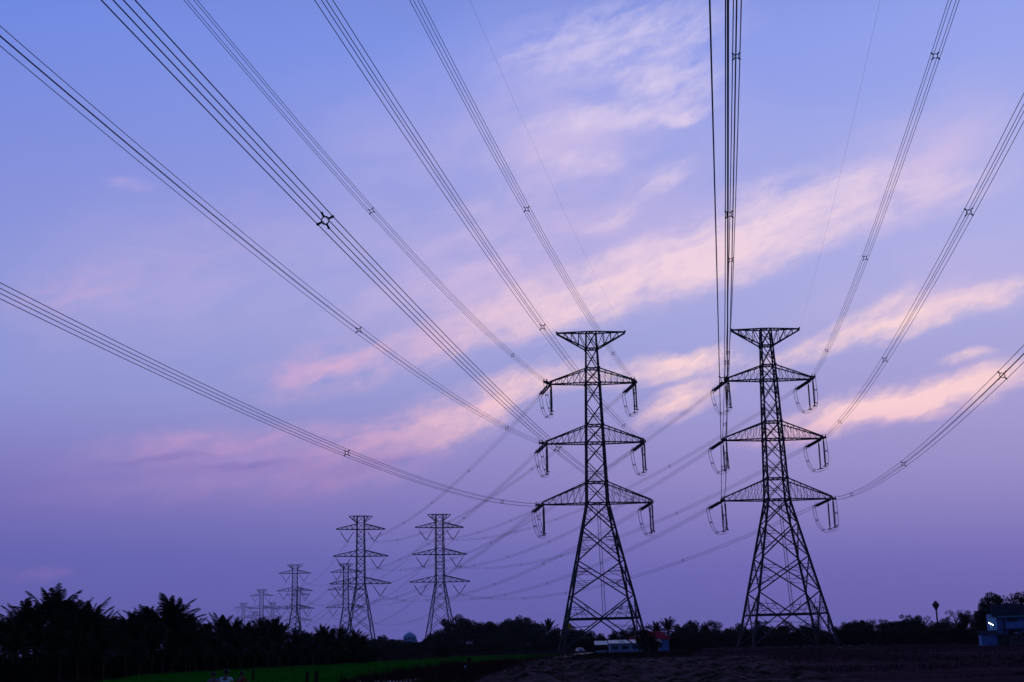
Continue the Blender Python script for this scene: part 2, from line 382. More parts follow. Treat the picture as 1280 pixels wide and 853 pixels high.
def lattice_arm(b, root_in, root_out, zb, zt, x_tip, z_tip, rise, n, ch, br):
    """a pyramid arm: four chords from the body to the tip, laced. root half widths at the bottom and top chord"""
    sx = 1 if x_tip > 0 else -1
    def bot(t, y): return Vector((sx * root_in + (x_tip - sx * root_in) * t, y * root_in * (1 - t) + y * .28 * t, zb + (z_tip - zb) * t))
    def top(t, y): return Vector((sx * root_out + (x_tip - sx * root_out) * t, y * root_out * (1 - t) + y * .28 * t, zt + (z_tip + rise - zt) * t))
    for y in (-1, 1):
        b.bar(bot(0, y), bot(1, y), ch); b.bar(top(0, y), top(1, y), ch)
        for i in range(n):
            t0, t1 = i / n, (i + 1) / n
            if i: b.bar(bot(t0, y), top(t0, y), br)
            b.bar(top(t0, y), bot(t1, y), br)
    for i in range(n):
        t0, t1 = i / n, (i + 1) / n; y = 1 if i % 2 else -1
        b.bar(bot(t0, y), bot(t1, -y), br); b.bar(bot(t1, -1), bot(t1, 1), br)
        b.bar(top(t1, -1), top(t1, 1), br)
def ring(b, c, axis, r, th, n=12):
    axis = axis.normalized(); ref = Vector((0, 0, 1)) if abs(axis.z) < .8 else Vector((1, 0, 0))
    a = axis.cross(ref).normalized(); d = a.cross(axis)
    b.tube([c + (a * math.cos(2 * math.pi * i / n) + d * math.sin(2 * math.pi * i / n)) * r for i in range(n + 1)], th, 4, False)
def discs(b, p, q, r, n):
    p, q = Vector(p), Vector(q); pts = []; rs = []
    for i in range(n):
        for f, k in ((.0, .45), (.25, 1), (.75, 1), (.99, .45)):
            pts.append(p + (q - p) * ((i + f) / n)); rs.append(r * k)
    b.tube(pts, rs, 7)

def half(z):           # half width of the square body
    K = [(0, 8.75), (31.099, 2.25), (44.088, 1.86), (57.132, 1.5), (68.546, 1.06)]
    for (z0, w0), (z1, w1) in zip(K, K[1:]):
        if z <= z1: return w0 + (w1 - w0) * (z - z0) / (z1 - z0)
    return 1.06
def corner(z, i):
    h = half(z); return Vector(((-h, h, h, -h)[i], (-h, -h, h, h)[i], z))

def tension_pylon(k, label):
    root = thing('tension_pylon', label, 'power pylon', BASE[k], YAW, 'big steel pylons where both power lines bend')
    inv = Matrix.Rotation(-YAW, 3, 'Z')
    loc = lambda p: inv @ (Vector(p) - BASE[k])
    for i in range(4):
        b = MB()
        for z0, z1, w0, w1 in ((0.5, 31.099, .46, .40), (31.099, 57.132, .38, .32), (57.132, 68.63, .28, .22)): b.bar(corner(z0, i), corner(z1, i), w0, w1)
        leg = b.build('leg', M['steel'], root)
        f = MB(); c = corner(0.2, i); f.lathe([(.7, 0), (.7, .42), (.5, .55)], 12, (c.x, c.y, -.25)); f.build('footing', M['concrete'], leg)
    b = MB()
    big = [31.099, 25.9, 18.9, 11.7, 0.9]
    for zt, zb in zip(big, big[1:]):
        for i in range(4):
            j = (i + 1) % 4
            A, B_, D, E = corner(zt, i), corner(zt, j), corner(zb, i), corner(zb, j)
            b.bar(A, E, .24); b.bar(B_, D, .24)
            wt_, wb_ = (A - B_).length, (D - E).length; t = wt_ / (wt_ + wb_); X = A + (E - A) * t
            for (P, Q, lg) in ((A, D, i), (B_, E, j)):
                zm = X.z; m = corner(zm, lg)
                up = P + (X - P) * .55; dn_ = X + (Q - X) * .45
                b.bar(corner((zt + zm) / 2, lg), up, .10); b.bar(m, up, .09); b.bar(m, dn_, .09); b.bar(corner((zb + zm) / 2, lg), dn_, .10)
                if zt < 26: b.bar(corner(zm + (zt - zm) * .25, lg), P + (X - P) * .78, .08); b.bar(corner(zm - (zm - zb) * .3, lg), X + (Q - X) * .22, .08)
    zc = 0
    A, B_, D, E = corner(11.7, 0), corner(11.7, 1), corner(.9, 0), corner(.9, 1)
    t = (A - B_).length / ((A - B_).length + (D - E).length); zc = (A + (E - A) * t).z
    for i in range(4): b.bar(corner(zc, i), corner(zc, (i + 1) % 4), .30)
    for i in range(4):
        m0 = (corner(zc, i) + corner(zc, (i + 1) % 4)) / 2; m1 = (corner(zc, (i + 1) % 4) + corner(zc, (i + 2) % 4)) / 2; b.bar(m0, m1, .14)
        # short members above the horizontal
        for f in (.2, .35): 
            q = corner(zc, i).lerp(corner(zc, (i + 1) % 4), f); q2 = corner(zc + 3.0, i).lerp(corner(zc + 3.0, (i + 1) % 4), f * .55); b.bar(q, q2, .09)
            q = corner(zc, i).lerp(corner(zc, (i + 1) % 4), 1 - f); q2 = corner(zc + 3.0, i).lerp(corner(zc + 3.0, (i + 1) % 4), 1 - f * .55); b.bar(q, q2, .09)
    ups = [31.099, 35.6, 39.9, 44.088, 47.9, 52.5, 57.132, 60.4, 64.8, 68.546]
    for z0, z1 in zip(ups, ups[1:]):
        for i in range(4):
            j = (i + 1) % 4
            b.bar(corner(z0, i), corner(z1, j), .17); b.bar(corner(z0, j), corner(z1, i), .17)
            zm = (z0 + z1) / 2
            b.bar(corner(zm, i), corner(zm, j), .09)
    for z in (31.099, 35.6, 44.088, 47.9, 57.132, 60.4, 64.8, 68.546):
        for i in range(4): b.bar(corner(z, i), corner(z, (i + 1) % 4), .22)
        b.bar(corner(z, 0), corner(z, 2), .12); b.bar(corner(z, 1), corner(z, 3), .12)
    gus = b
    for z in (31.099, 35.6, 44.088, 47.9, 57.132, 60.4, 64.8):
        for i in range(4):
            c = corner(z, i); gus.box(c.x - .27, c.x + .27, c.y - .27, c.y + .27, z - .27, z + .27)
    b.build('bracing', M['steel'], root)
    for a, rise in (('1', 3.2), ('2', 3.74), ('3', 4.43)):
        for s in 'lr':
            b = MB(); z = H[a]
            lattice_arm(b, half(z), half(z + rise), z, z + rise, SG[s] * HALF[a], z, .55, 7 if a != '1' else 6, .23, .075)
            x = SG[s] * HALF[a]
            b.bar((x - SG[s] * .25, -2.15, z), (x - SG[s] * .25, 2.15, z), .22); b.bar((x, -.5, z + .15), (x, .5, z + .15), .55)
            b.build('crossarm', M['steel'], root)
    for s in 'lr':
        b = MB(); sx = SG[s]; zt = H['p']; h1, h2 = half(zt), half(64.8); xt = sx * HALF['p']
        tp = lambda t, y: Vector((sx * h1 + (xt - sx * h1) * t, y * (h1 * (1 - t) + .12 * t), zt - .02))
        bt = lambda t, y: Vector((sx * h2 + (xt - sx * h2) * t, y * (h2 * (1 - t) + .12 * t), 64.8 + (zt - .25 - 64.8) * t))
        for y in (-1, 1):
            b.bar(tp(0, y), tp(1, y), .24); b.bar(bt(0, y), bt(1, y), .26)
            for i in range(4):
                t0, t1 = i / 4, (i + 1) / 4
                if i: b.bar(tp(t0, y), bt(t0, y), .11)
                b.bar(bt(t0, y), tp(t1, y), .13)
        for i in range(4): b.bar(tp(i / 4, -1), tp((i + 1) / 4, 1), .1); b.bar(tp((i + 1) / 4, -1), tp((i + 1) / 4, 1), .1)
        b.bar((xt - sx * .3, 0, zt - .1), (xt + sx * .12, 0, zt + .25), .34)
        b.build('earthwire_arm', M['steel'], root)
    # insulator strings and jumpers
    for a in '123':
        for s in 'lr':
            T = loc(tip(k, a, s))
            fB = parab(tip(k, a, s), row_point(k, 1, a, s), 9.096); LB = (row_point(k, 1, a, s) - tip(k, a, s)).length
            fN, LN = NEAR[k, a, s]
            ends = []
            for f, L in ((fB, LB), (fN, LN)):
                Pt = lambda m: loc(f(m / L))
                d = (Pt(STRING) - Pt(0)).normalized(); lat = d.cross(Vector((0, 0, 1))).normalized(); up = lat.cross(d)
                bi = MB()
                for q in (-.3, .3):
                    discs(bi, Pt(1.25) + lat * q, Pt(6.9) + lat * q, .215, 14)
                st = bi.build('tension_insulator', M['insulator'], root, smooth=True)
                hb = MB()
                hb.bar(Pt(.1), Pt(.95), .14); hb.bar(Pt(.95), Pt(1.05), .14); hb.bar(Pt(1.05) - lat * .45, Pt(1.05) + lat * .45, .2); hb.build('tower_link', M['wire'], st); hb = MB(); hb.bar(Pt(7.05) - lat * .5, Pt(7.05) + lat * .5, .22)
                for q in (-1, 1):
                    for g in (-1, 1): hb.bar(Pt(7.1) + lat * (q * .3), Pt(STRING) + lat * (q * .285) + up * (g * .285), .10)
                    rb = MB(); ring(rb, Pt(6.75) + lat * (q * .3) + up * .12, lat, .52, .035); rb.build('corona_ring', M['wire'], st)
                hb.build('yoke', M['wire'], st)
                ends.append((Pt(STRING), lat, up))
            # two vertical strings hold the jumper down
            zj = T.z - 6.3
            for y in (-2.05, 2.05):
                bi = MB(); x = T.x - SG[s] * .25
                discs(bi, (x, y, T.z - .75), (x, y, T.z - 5.5), .19, 12)
                js = bi.build('jumper_insulator', M['insulator'], root, smooth=True)
                hb = MB(); hb.bar((x, y, T.z - .1), (x, y, T.z - .75), .12); hb.build('hanger', M['wire'], js); hb = MB(); hb.bar((x, y, T.z - 5.5), (x, y, zj + .1), .2); hb.bar((x - .42, y, zj + .05), (x + .42, y, zj + .05), .18); hb.bar((x, y - .34, T.z - 5.55), (x, y + .34, T.z - 5.55), .08)
                hb.build('clamp', M['wire'], js)
            jb = MB()
            (e0, l0, u0), (e1, l1, u1) = ends
            bot = Vector((T.x - SG[s] * .25, 0, zj - .35))
            def jp(t):
                e = e0 if t < 0 else e1; m = abs(t)
                return Vector((bot.x + (e.x - bot.x) * m ** 1.15, e.y * math.sin(m * math.pi / 2) ** .9 if m > 0 else 0, bot.z + (e.z - bot.z) * (m ** 3.2)))
            N = 28; path = [jp(-1 + 2 * i / N) for i in range(N + 1)]
            for qx in (-.285, .285):
                for qz in (-.24, .24):
                    pts = []
                    for i, p in enumerate(path):
                        tg = (path[min(i + 1, N)] - path[max(i - 1, 0)]).normalized(); nx_ = Vector((1, 0, 0)); up = nx_.cross(tg).normalized(); lat = tg.cross(up)
                        pts.append(p + lat * qx + up * qz)
                    jb.tube(pts, .028, 5)
            jo = jb.build('jumper_loop', M['wire'], root)
            for t in (-.8, -.45, .45, .8):
                p = jp(t); sp = MB(); sp.bar(p + Vector((-.3, 0, -.22)), p + Vector((.3, 0, .22)), .10); sp.bar(p + Vector((.3, 0, -.22)), p + Vector((-.3, 0, .22)), .10)
                sp.build('spacer', M['wire'], jo)
    # climbing ladder up the face toward the viewer
    b = MB(); 
    lo, hi = Vector((0, -half(zc), zc)), Vector((0, -half(31.1), 31.1))
    for q in (-.28, .28): b.bar(lo + Vector((q, -.15, 0)), hi + Vector((q, -.15, 0)), .09)
    for i in range(60): p = lo.lerp(hi, i / 59); b.bar(p + Vector((-.28, -.15, 0)), p + Vector((.28, -.15, 0)), .035)
    b.build('ladder', M['steel'], root)
    sg = MB(); i = 0 if k == 'L' else 0
    c = corner(5.6, 0); sg.box(c.x + .05 if k == 'L' else c.x, c.x + .75 if k == 'L' else c.x + .6, c.y - .36, c.y - .30, 4.9 if k == 'L' else 5, 6.2 if k == 'L' else 5.9)
    sg.build('danger_plate', M['sign'] if k == 'L' else M['tank'], root)
    return root
tension_pylon('L', 'tall steel lattice pylon with a yellow plate beside the red roofed house')
tension_pylon('R', 'tall steel lattice pylon with all four feet in the brown field')

def suspension_pylon_proto():
    def hw(z):
        K = [(0, 7.4), (33.0, 2.05), (65.7, 1.75)]
        for (z0, w0), (z1, w1) in zip(K, K[1:]):
            if z <= z1: return w0 + (w1 - w0) * (z - z0) / (z1 - z0)
        return 1.75
    cn = lambda z, i: Vector(((-1, 1, 1, -1)[i] * hw(z), (-1, -1, 1, 1)[i] * hw(z), z))
    root = thing('suspension_pylon', 'x', 'power pylon')
    for i in range(4):
        b = MB(); b.bar(cn(0, i), cn(33, i), .42, .38); b.bar(cn(33, i), cn(65.7, i), .36, .30); b.build('leg', M['steel'], root)
    b = MB()
    zs = [0.3, 10.5, 18.5, 24.5, 29.2, 33.030]
    zs += [33.030 + 13.18 * q / 4 for q in (1, 2, 3, 4)] + [46.191 + 13.055 * q / 4 for q in (1, 2, 3, 4)] + [62.5, 65.672]
    for z0, z1 in zip(zs, zs[1:]):
        for i in range(4):
            j = (i + 1) % 4
            if z0 < 33: b.bar(cn(z0, i), cn(z1, j), .22); b.bar(cn(z0, j), cn(z1, i), .22)
            else:
                if (i % 2): b.bar(cn(z0, i), cn(z1, j), .24)
                else: b.bar(cn(z0, j), cn(z1, i), .24)
                b.bar(cn(z1, i), cn(z1, j), .16)
    for z in (5.5, 33.030, 46.191, 59.228, 65.672):
        for i in range(4): b.bar(cn(z, i), cn(z, (i + 1) % 4), .26)
    b.build('bracing', M['steel'], root)
    for a, rise in (('1', 2.7), ('2', 2.9), ('3', 3.1)):
        for s in (-1, 1):
            b = MB(); z = Z2[a]; lattice_arm(b, hw(z), hw(z + rise), z, z + rise, s * B2[a], z, .3, 4, .27, .17); b.build('crossarm', M['steel'], root)
            v = MB(); c = Vector((s * V2[a], 0, z - 6.0))
            for q in (-1, 1): 
                topp = Vector((c.x + q * 4.1, 0, z)); v.bar(topp, topp.lerp(c, .22), .08); v.tube([topp.lerp(c, .22), topp.lerp(c, .95)], .19, 6)
            v.bar(c + Vector((-.4, 0, .25)), c + Vector((.4, 0, .25)), .25)
            v.build('v_insulator', M['insulator'], root)
    for s in (-1, 1):
        b = MB()
        for y in (-1, 1):
            t0 = Vector((s * hw(65.7), y * hw(65.7), 65.672)); tpz = Vector((s * B2['p'], y * .15, 65.672)); b0 = Vector((s * hw(62.5), y * hw(62.5), 62.5))
            b.bar(t0, tpz, .25); b.bar(b0, tpz - Vector((0, 0, .2)), .25); b.bar(t0.lerp(tpz, .45), b0.lerp(tpz, .45), .16); b.bar(b0, t0.lerp(tpz, .45), .16)
        b.build('earthwire_arm', M['steel'], root)
    return root
ORD = {1: 'second', 2: 'third', 3: 'fourth', 4: 'fifth', 5: 'sixth'}
ROW = {'L': 'red-roof', 'R': 'brown-field'}
proto = suspension_pylon_proto(); first = True
for n in (1, 2, 3, 4, 5):
    for k in 'LR':
        if n == 5 and k == 'L': continue
        o = proto if first else copy_tree(proto); first = False
        o.location = BASE[k] + D_ROW * STEP[n]; o.rotation_euler = (0, 0, -AZ_ROW)
        tag(o, f'{ORD[n]} pylon counted away along the {ROW[k]} row, V-shaped insulators under its arms', 'power pylon', 'steel suspension pylons receding over the palms')

# ------------------------------------------------------------------ conductors
ARM = {'1': 'upper', '2': 'middle', '3': 'lower', 'p': 'earth'}
SIDE = {'l': 'palm-side', 'r': 'house-side'}
def frame_at(f, t):
    d = (f(min(t + .003, 1)) - f(max(t - .003, 0))).normalized(); lat = d.cross(Vector((0, 0, 1))).normalized(); return d, lat, lat.cross(d)
QB = .285
def twisted(f, t, a):
    d, lat, up = frame_at(f, t); return d, lat * math.cos(a) + up * math.sin(a), up * math.cos(a) - lat * math.sin(a)
def spacer_shape(b, p, lat, up, big=1.0):
    q = QB
    c = [p + lat * (i * q) + up * (j * q) for i, j in ((-1, -1), (1, -1), (1, 1), (-1, 1))]
    pts = []
    for i in range(12):
        t = 2 * math.pi * i / 12; pts.append(p + lat * (math.cos(t) * .19) + up * (math.sin(t) * .19))
    b.tube(pts + [pts[0]], .034 * big, 5, False)
    for z in c: b.bar(p + (z - p) * .42, p + (z - p) * 1.12, .065 * big, .105 * big)
def bundle(name, f, t0, t1, label, group, spac=None, n=60, r=.023, split=True, q=.285, twist=0.0):
    o = thing(name, label, 'power line', f(t0), 0, group); org = f(t0)
    ts = [t0 + (t1 - t0) * (i / n) for i in range(n + 1)]
    allb = MB()
    for i, j in ((-1, -1), (1, -1), (1, 1), (-1, 1)):
        b = MB() if split else allb
        pts = []
        for t in ts:
            d, lat, up = twisted(f, t, twist); pts.append(f(t) + lat * (i * q) + up * (j * q) - org)
        b.tube(pts, r, 5)
        if split: b.build('conductor', M['wire'], o)
    if not split:
        me = allb.mesh(name, M['wire']); bpy.data.objects.remove(o)
        o = bpy.data.objects.new(name, me); C.objects.link(o); o.location = org; tag(o, label, 'power line', group)
    for s in spac or ():
        d, lat, up = twisted(f, s, twist); b = MB(); spacer_shape(b, f(s) - org, lat, up); b.build('spacer', M['wire'], o)
    return o
for k in 'LR':
    spn = [51.5, 148, 226.2, 298] if k == 'L' else [50, 124.5, 187, 258, 320]
    for a in '123':
        for s in 'lr':
            f, L = NEAR[k, a, s]
            bundle('conductor_bundle', f, STRING / L, .985, f'{ARM[a]} quad wire bundle from the {SIDE[s]} arm of the {ROW[k]} pylon, running overhead', 'quad wire bundles running overhead from the big pylons', [x / L for x in spn], 90, twist=R({('L', '3', 'r'): 21, ('L', '1', 'l'): -18}.get((k, a, s), 0)))
            p, q = tip(k, a, s), row_point(k, 1, a, s); f = parab(p, q, 9.096); L = (q - p).length
            bundle('conductor_bundle', f, STRING / L, 1.0, f'{ARM[a]} quad wire bundle behind the {ROW[k]} pylon, from its {SIDE[s]} arm to the second', 'quad wire bundles between first and second pylons', [(30 + 57 * i) / L for i in range(1, 7)], 50)
            for n in (1, 2, 3, 4):
                if n == 4 and k == 'L': continue
                f = parab(row_point(k, n, a, s), row_point(k, n + 1, a, s), 10.5)
                bundle('conductor_bundle', f, 0, 1, f'{ARM[a]} {SIDE[s]} quad wire bundle between {ORD[n]} and {ORD[n+1]} pylons, {ROW[k]} row', 'far quad wire bundles over the palms', None, 36, .02, False)
    for s in 'lr':
        def ew(f, label, group):
            b = MB(); org = f(0); b.tube([f(i / 70) - org for i in range(71)], .0085, 5); o = b.build('earth_wire', M['wire']); o.location = org; tag(o, label, 'power line', group)
        ew(NEAR[k, 'p', s][0], f'thin single earth wire running overhead from the {SIDE[s]} peak of the {ROW[k]} pylon', 'thin earth wires')
        ew(parab(tip(k, 'p', s), row_point(k, 1, 'p', s), 7.0), f'thin earth wire behind the {ROW[k]} pylon from its {SIDE[s]} peak to the second', 'thin earth wires')
        for n in (1, 2, 3):
            ew(parab(row_point(k, n, 'p', s), row_point(k, n + 1, 'p', s), 8.0), f'thin {SIDE[s]} earth wire between {ORD[n]} and {ORD[n+1]} pylons, {ROW[k]} row', 'thin earth wires')

# ------------------------------------------------------------------ houses
def wall_with(b, x0, x1, y, z0, z1, holes, th=.22):
    """a wall in the xz plane, front face at y, with rectangular openings"""
    xs = sorted({x0, x1, *[h[0] for h in holes], *[h[1] for h in holes]}); zs = sorted({z0, z1, *[h[2] for h in holes], *[h[3] for h in holes]})
    for xa, xb in zip(xs, xs[1:]):
        run = None
        for za, zb in zip(zs, zs[1:]):
            cx, cz = (xa + xb) / 2, (za + zb) / 2
            if any(h[0] < cx < h[1] and h[2] < cz < h[3] for h in holes): continue
            b.box(xa, xb, y, y + th, za, zb)
def window(parent, x0, x1, y, z0, z1, fm, bars=1):
    f = MB(); t = .07
    f.box(x0, x1, y + .06, y + .14, z0, z0 + t); f.box(x0, x1, y + .06, y + .14, z1 - t, z1); f.box(x0, x0 + t, y + .06, y + .14, z0 + t, z1 - t); f.box(x1 - t, x1, y + .06, y + .14, z0 + t, z1 - t)
    for i in range(1, bars + 1): c = x0 + (x1 - x0) * i / (bars + 1); f.box(c - .03, c + .03, y + .065, y + .135, z0 + t, z1 - t)
    w_ = f.build('window', fm, parent)
    p = MB(); p.box(x0 + t, x1 - t, y + .09, y + .11, z0 + t, z1 - t); p.build('pane', M['glass'], w_)
def slab(b, p0, p1, p2, p3, th):
    q = [Vector(p) for p in (p0, p1, p2, p3)]; n = (q[1] - q[0]).cross(q[3] - q[0]).normalized() * th; k = len(b.v)
    b.v += [tuple(p) for p in q] + [tuple(p + n) for p in q]
    b.f += [(k + 3, k + 2, k + 1, k), (k + 4, k + 5, k + 6, k + 7)] + [(k + i, k + (i + 1) % 4, k + 4 + (i + 1) % 4, k + 4 + i) for i in range(4)]

# two-storey house at the edge of the fallow field
hp = at(1240, 262)
hs = thing('house', 'two-storey pale blue house with dark roof and a lit tube lamp', 'house', hp, R(-14))
b = MB()
wall_with(b, 1.0, 15, 0, 0, 5.6, [(3.0, 5.2, .4, 2.95), (7, 9, .9, 2.5), (3.0, 4.9, 4.2, 5.15), (6.2, 8.0, 4.2, 5.15), (10, 12, 4.2, 5.15)])
b.box(1.0, 1.22, .22, 8, 0, 5.6); b.box(15.0, 15.22, 0, 8, 0, 5.6); b.box(1.22, 15, 7.8, 8, 0, 5.6)
b.box(-.15, 1.0, 1.2, 6.4, 0, 5.9); b.box(1.22, 15, .22, 7.8, 2.95, 3.1)
b.v += [(1.02, 0, 5.6), (1.02, 8, 5.6), (1.02, 4, 7.55), (1.2, 0, 5.6), (1.2, 8, 5.6), (1.2, 4, 7.55)]; n_ = len(b.v) - 6
b.f += [(n_, n_ + 2, n_ + 1), (n_ + 3, n_ + 4, n_ + 5), (n_, n_ + 3, n_ + 5, n_ + 2), (n_ + 1, n_ + 2, n_ + 5, n_ + 4)]
b.build('wall', M['bluewall'], hs)
b = MB(); slab(b, (.3, -.9, 5.30), (15.6, -.9, 5.30), (15.6, 4, 7.62), (.3, 4, 7.62), .14); slab(b, (.3, 4, 7.62), (15.6, 4, 7.62), (15.6, 8.9, 5.30), (.3, 8.9, 5.30), .14)
b.build('roof', M['darkroof'], hs)
b = MB(); b.box(1.2, 15.6, -1.02, -.92, 5.20, 5.46); b.build('fascia', M['cyan'], hs)
b = MB(); b.box(2.5, 15, -1.1, -.95, 3.08, 4.35); b.box(2.5, 15, -.95, -.02, 2.96, 3.08); b.build('balcony', M['bluewall'], hs)
for x in (2.3, 7.5, 12.7): b = MB(); b.box(x - .14, x + .14, -1.12, -.84, 0, 5.18); b.build('pillar', M['wood'], hs)
for x0, x1 in ((3.0, 4.9), (6.2, 8.0), (10, 12)): window(hs, x0, x1, 0, 4.2, 5.15, M['wood'])
window(hs, 7, 9, 0, .9, 2.5, M['wood'])
b = MB(); b.box(4.0, 5.0, -.5, -.03, 2.05, 2.42); b.build('air_conditioner', M['whitewall'], hs)
lm = MB(); lm.bar((-.05, 1.19, 4.05), (-.05, .6, 4.2), .06); lm.bar((-.35, .60, 4.32), (.45, .60, 3.82), .10); lo_ = lm.build('lamp_bracket', M['darkcloth'], hs)
lm = MB(); lm.tube([(-.34, .50, 4.29), (.44, .50, 3.80)], .07, 8); lm.build('lamp_tube', M['lamp'], lo_)
# sheds before it
def shed(name, label, cat, x0, w_, d, h, rise, m, rm, Y):
    t = thing(name, label, cat, at(x0, Y), R(-10)); b = MB()
    wall_with(b, 0, w_, 0, 0, h, [(w_ * .55, w_ * .85, 0, h * .85)], .08); b.box(0, .08, .08, d, 0, h); b.box(w_ - .08, w_, .08, d, 0, h); b.box(.08, w_ - .08, d - .08, d, 0, h)
    for i in range(int(w_ / .3)): 
        if not w_ * .53 < i * .3 < w_ * .86: b.box(i * .3 + .12, i * .3 + .17, -.025, -.002, .05, h - .03)
    b.build('wall', m, t)
    dd = MB(); dd.box(w_ * .56, w_ * .84, .02, .06, 0, h * .84); dd.build('door', m, t)
    r_ = MB(); slab(r_, (-.25, -.35, h + .03), (w_ + .25, -.35, h + .03), (w_ + .25, d + .2, h + rise), (-.25, d + .2, h + rise), .06); r_.build('roof', rm, t)
    return t
for q in (3.6, 4.3):
    b = MB(); b.tube([(q, -1.02, 5.1), (q, -1.02, .2)], .05, 6); b.build('drain_pipe', M['wood'], hs)
b = MB(); b.box(1.0, 15.2, -.03, -.004, 2.80, 2.94); b.build('floor_band', M['wood'], hs)
shed('shed', 'low bluish sheet metal shed with dark sloping roof before the house', 'shed', 1226.5, 3.2, 3.4, 1.95, .75, M['bluewall'], M['darkroof'], 254)
shed('shed', 'small dark green shed between the bluish shed and the reddish fence', 'shed', 1247.5, 1.9, 2.5, 1.9, .3, material('dark green sheet', (.03, .07, .045), None, 2, .7), M['darkroof'], 253)
fo = thing('fence', 'reddish sheet metal fence beside the small green shed', 'fence', at(1260, 252), R(-6)); b = MB()
for i in range(16): b.box(i * .34, i * .34 + .31, 0, .03 + .02 * (i % 2), 0.03, 1.75 + .05 * (i % 3))
b.build('panel', material('reddish sheet', (.16, .09, .10), (.11, .07, .09), 2, .7), fo)
for i in range(5): b = MB(); b.box(i * 1.3 + .02, i * 1.3 + .1, .06, .14, 0, 1.9); b.build('post', M['wood'], fo)

# low white building, red-roofed house and carport
Yw = 312; x0w = at(762, Yw).x; SC = Yw / FPX
def X_(p): return (p - 762) * SC
wb = thing('building', 'long low white building with dark windows before the red roof', 'building', at(762, Yw), R(-1.3))
b = MB(); wins = [(X_(765), X_(772.5), .62, 1.5), (X_(776.5), X_(785.5), .62, 1.5), (X_(789), X_(796), .62, 1.5)]
dr = (X_(816.5), X_(820.5), .06, 1.6)
wall_with(b, 0, X_(824), 0, 0, 1.95, wins + [dr], .2)
b.box(0, .2, .2, 5, 0, 1.95); b.box(X_(824) - .2, X_(824), .2, 5, 0, 1.95); b.box(.2, X_(824) - .2, 4.8, 5, 0, 1.95); b.build('wall', M['whitewall'], wb)
for x0, x1, z0, z1 in wins: window(wb, x0, x1, 0, z0, z1, M['bluewall'], 2)
b = MB(); b.box(dr[0], dr[1], .08, .13, .06, 1.6); b.build('door', M['glass'], wb)
b = MB(); slab(b, (-.2, -.5, 1.98), (X_(800), -.5, 1.98), (X_(800), 5.3, 2.75), (-.2, 5.3, 2.75), .06); b.build('roof', M['tinroof'], wb)
b = MB(); slab(b, (X_(800) + .02, -.5, 2.0), (X_(825), -.5, 2.0), (X_(825), 5.3, 2.7), (X_(800) + .02, 5.3, 2.7), .06); b.build('roof', M['tinroof'], wb)
b = MB(); slab(b, (X_(774), 1.4, 2.34), (X_(781), 1.4, 2.34), (X_(781), 4.4, 2.74), (X_(774), 4.4, 2.74), .04); b.build('skylight_sheet', M['greenroof'], wb)
rh = thing('house', 'house with a red hipped roof behind the low white building', 'house', at(804, 328), R(-1.3)); S2 = 328 / FPX
x1 = (838 - 804) * S2; b = MB()
wall_with(b, .5, x1 - .5, .5, 0, 2.75, [(1.0, 2.2, 1.0, 2.3), (3.4, 4.6, 1.0, 2.3)]); b.box(.5, .72, .72, 6.5, 0, 2.75); b.box(x1 - .72, x1 - .5, .72, 6.5, 0, 2.75); b.box(.72, x1 - .72, 6.3, 6.5, 0, 2.75); b.build('wall', M['bluewall'], rh)
for q in (1.0, 3.4): window(rh, q, q + 1.2, .5, 1.0, 2.3, M['wood'])
b = MB(); e = [(-.1, -.1, 2.8), (x1 + .1, -.1, 2.8), (x1 + .1, 7.1, 2.8), (-.1, 7.1, 2.8)]; r0, r1 = (1.2, 3.5, 4.75), (x1 - 2.3, 3.5, 4.75)
n_ = len(b.v); b.v += e + [r0, r1]; b.f += [(n_, n_ + 1, n_ + 5, n_ + 4), (n_ + 1, n_ + 2, n_ + 5), (n_ + 2, n_ + 3, n_ + 4, n_ + 5), (n_ + 3, n_, n_ + 4), (n_ + 3, n_ + 2, n_ + 1, n_)]
b.build('roof', M['redroof'], rh)
b = MB(); slab(b, (-3.0, .4, 2.6), (-.2, .4, 2.6), (-.2, 5, 3.5), (-3.0, 5, 3.5), .06); b.build('porch_roof', M['redroof'], rh)
for q in (-2.9, -.4):
    b = MB(); b.box(q, q + .12, .5, .62, 0, 2.62); b.build('porch_post', M['wood'], rh)
cp = thing('carport', 'open carport with pale tin roof left of the white building', 'carport', at(744, 308), R(-1.3)); S3 = 308 / FPX; wcp = 15.5 * S3
cp['label'] = 'open carport with a pale tin roof at the end of the white building'
b = MB(); slab(b, (-.1, -.2, 1.75), (wcp, -.2, 1.75), (wcp, 4.6, 2.62), (-.1, 4.6, 2.62), .06); b.build('roof', M['tinroof'], cp)
for q in (.05, wcp - .2):
    for y in (0, 4.2): b = MB(); b.box(q, q + .1, y, y + .1, 0, 1.76 + y * .17); b.build('post', M['steel'], cp)
b = MB(); b.box(.15, wcp - .3, .02, .08, .12, .55); b.build('low_wall', M['whitewall'], cp)
b = MB(); b.box(.1, wcp - .1, 4.45, 4.52, 0, 2.4); b.build('back_wall', M['wood'], cp)

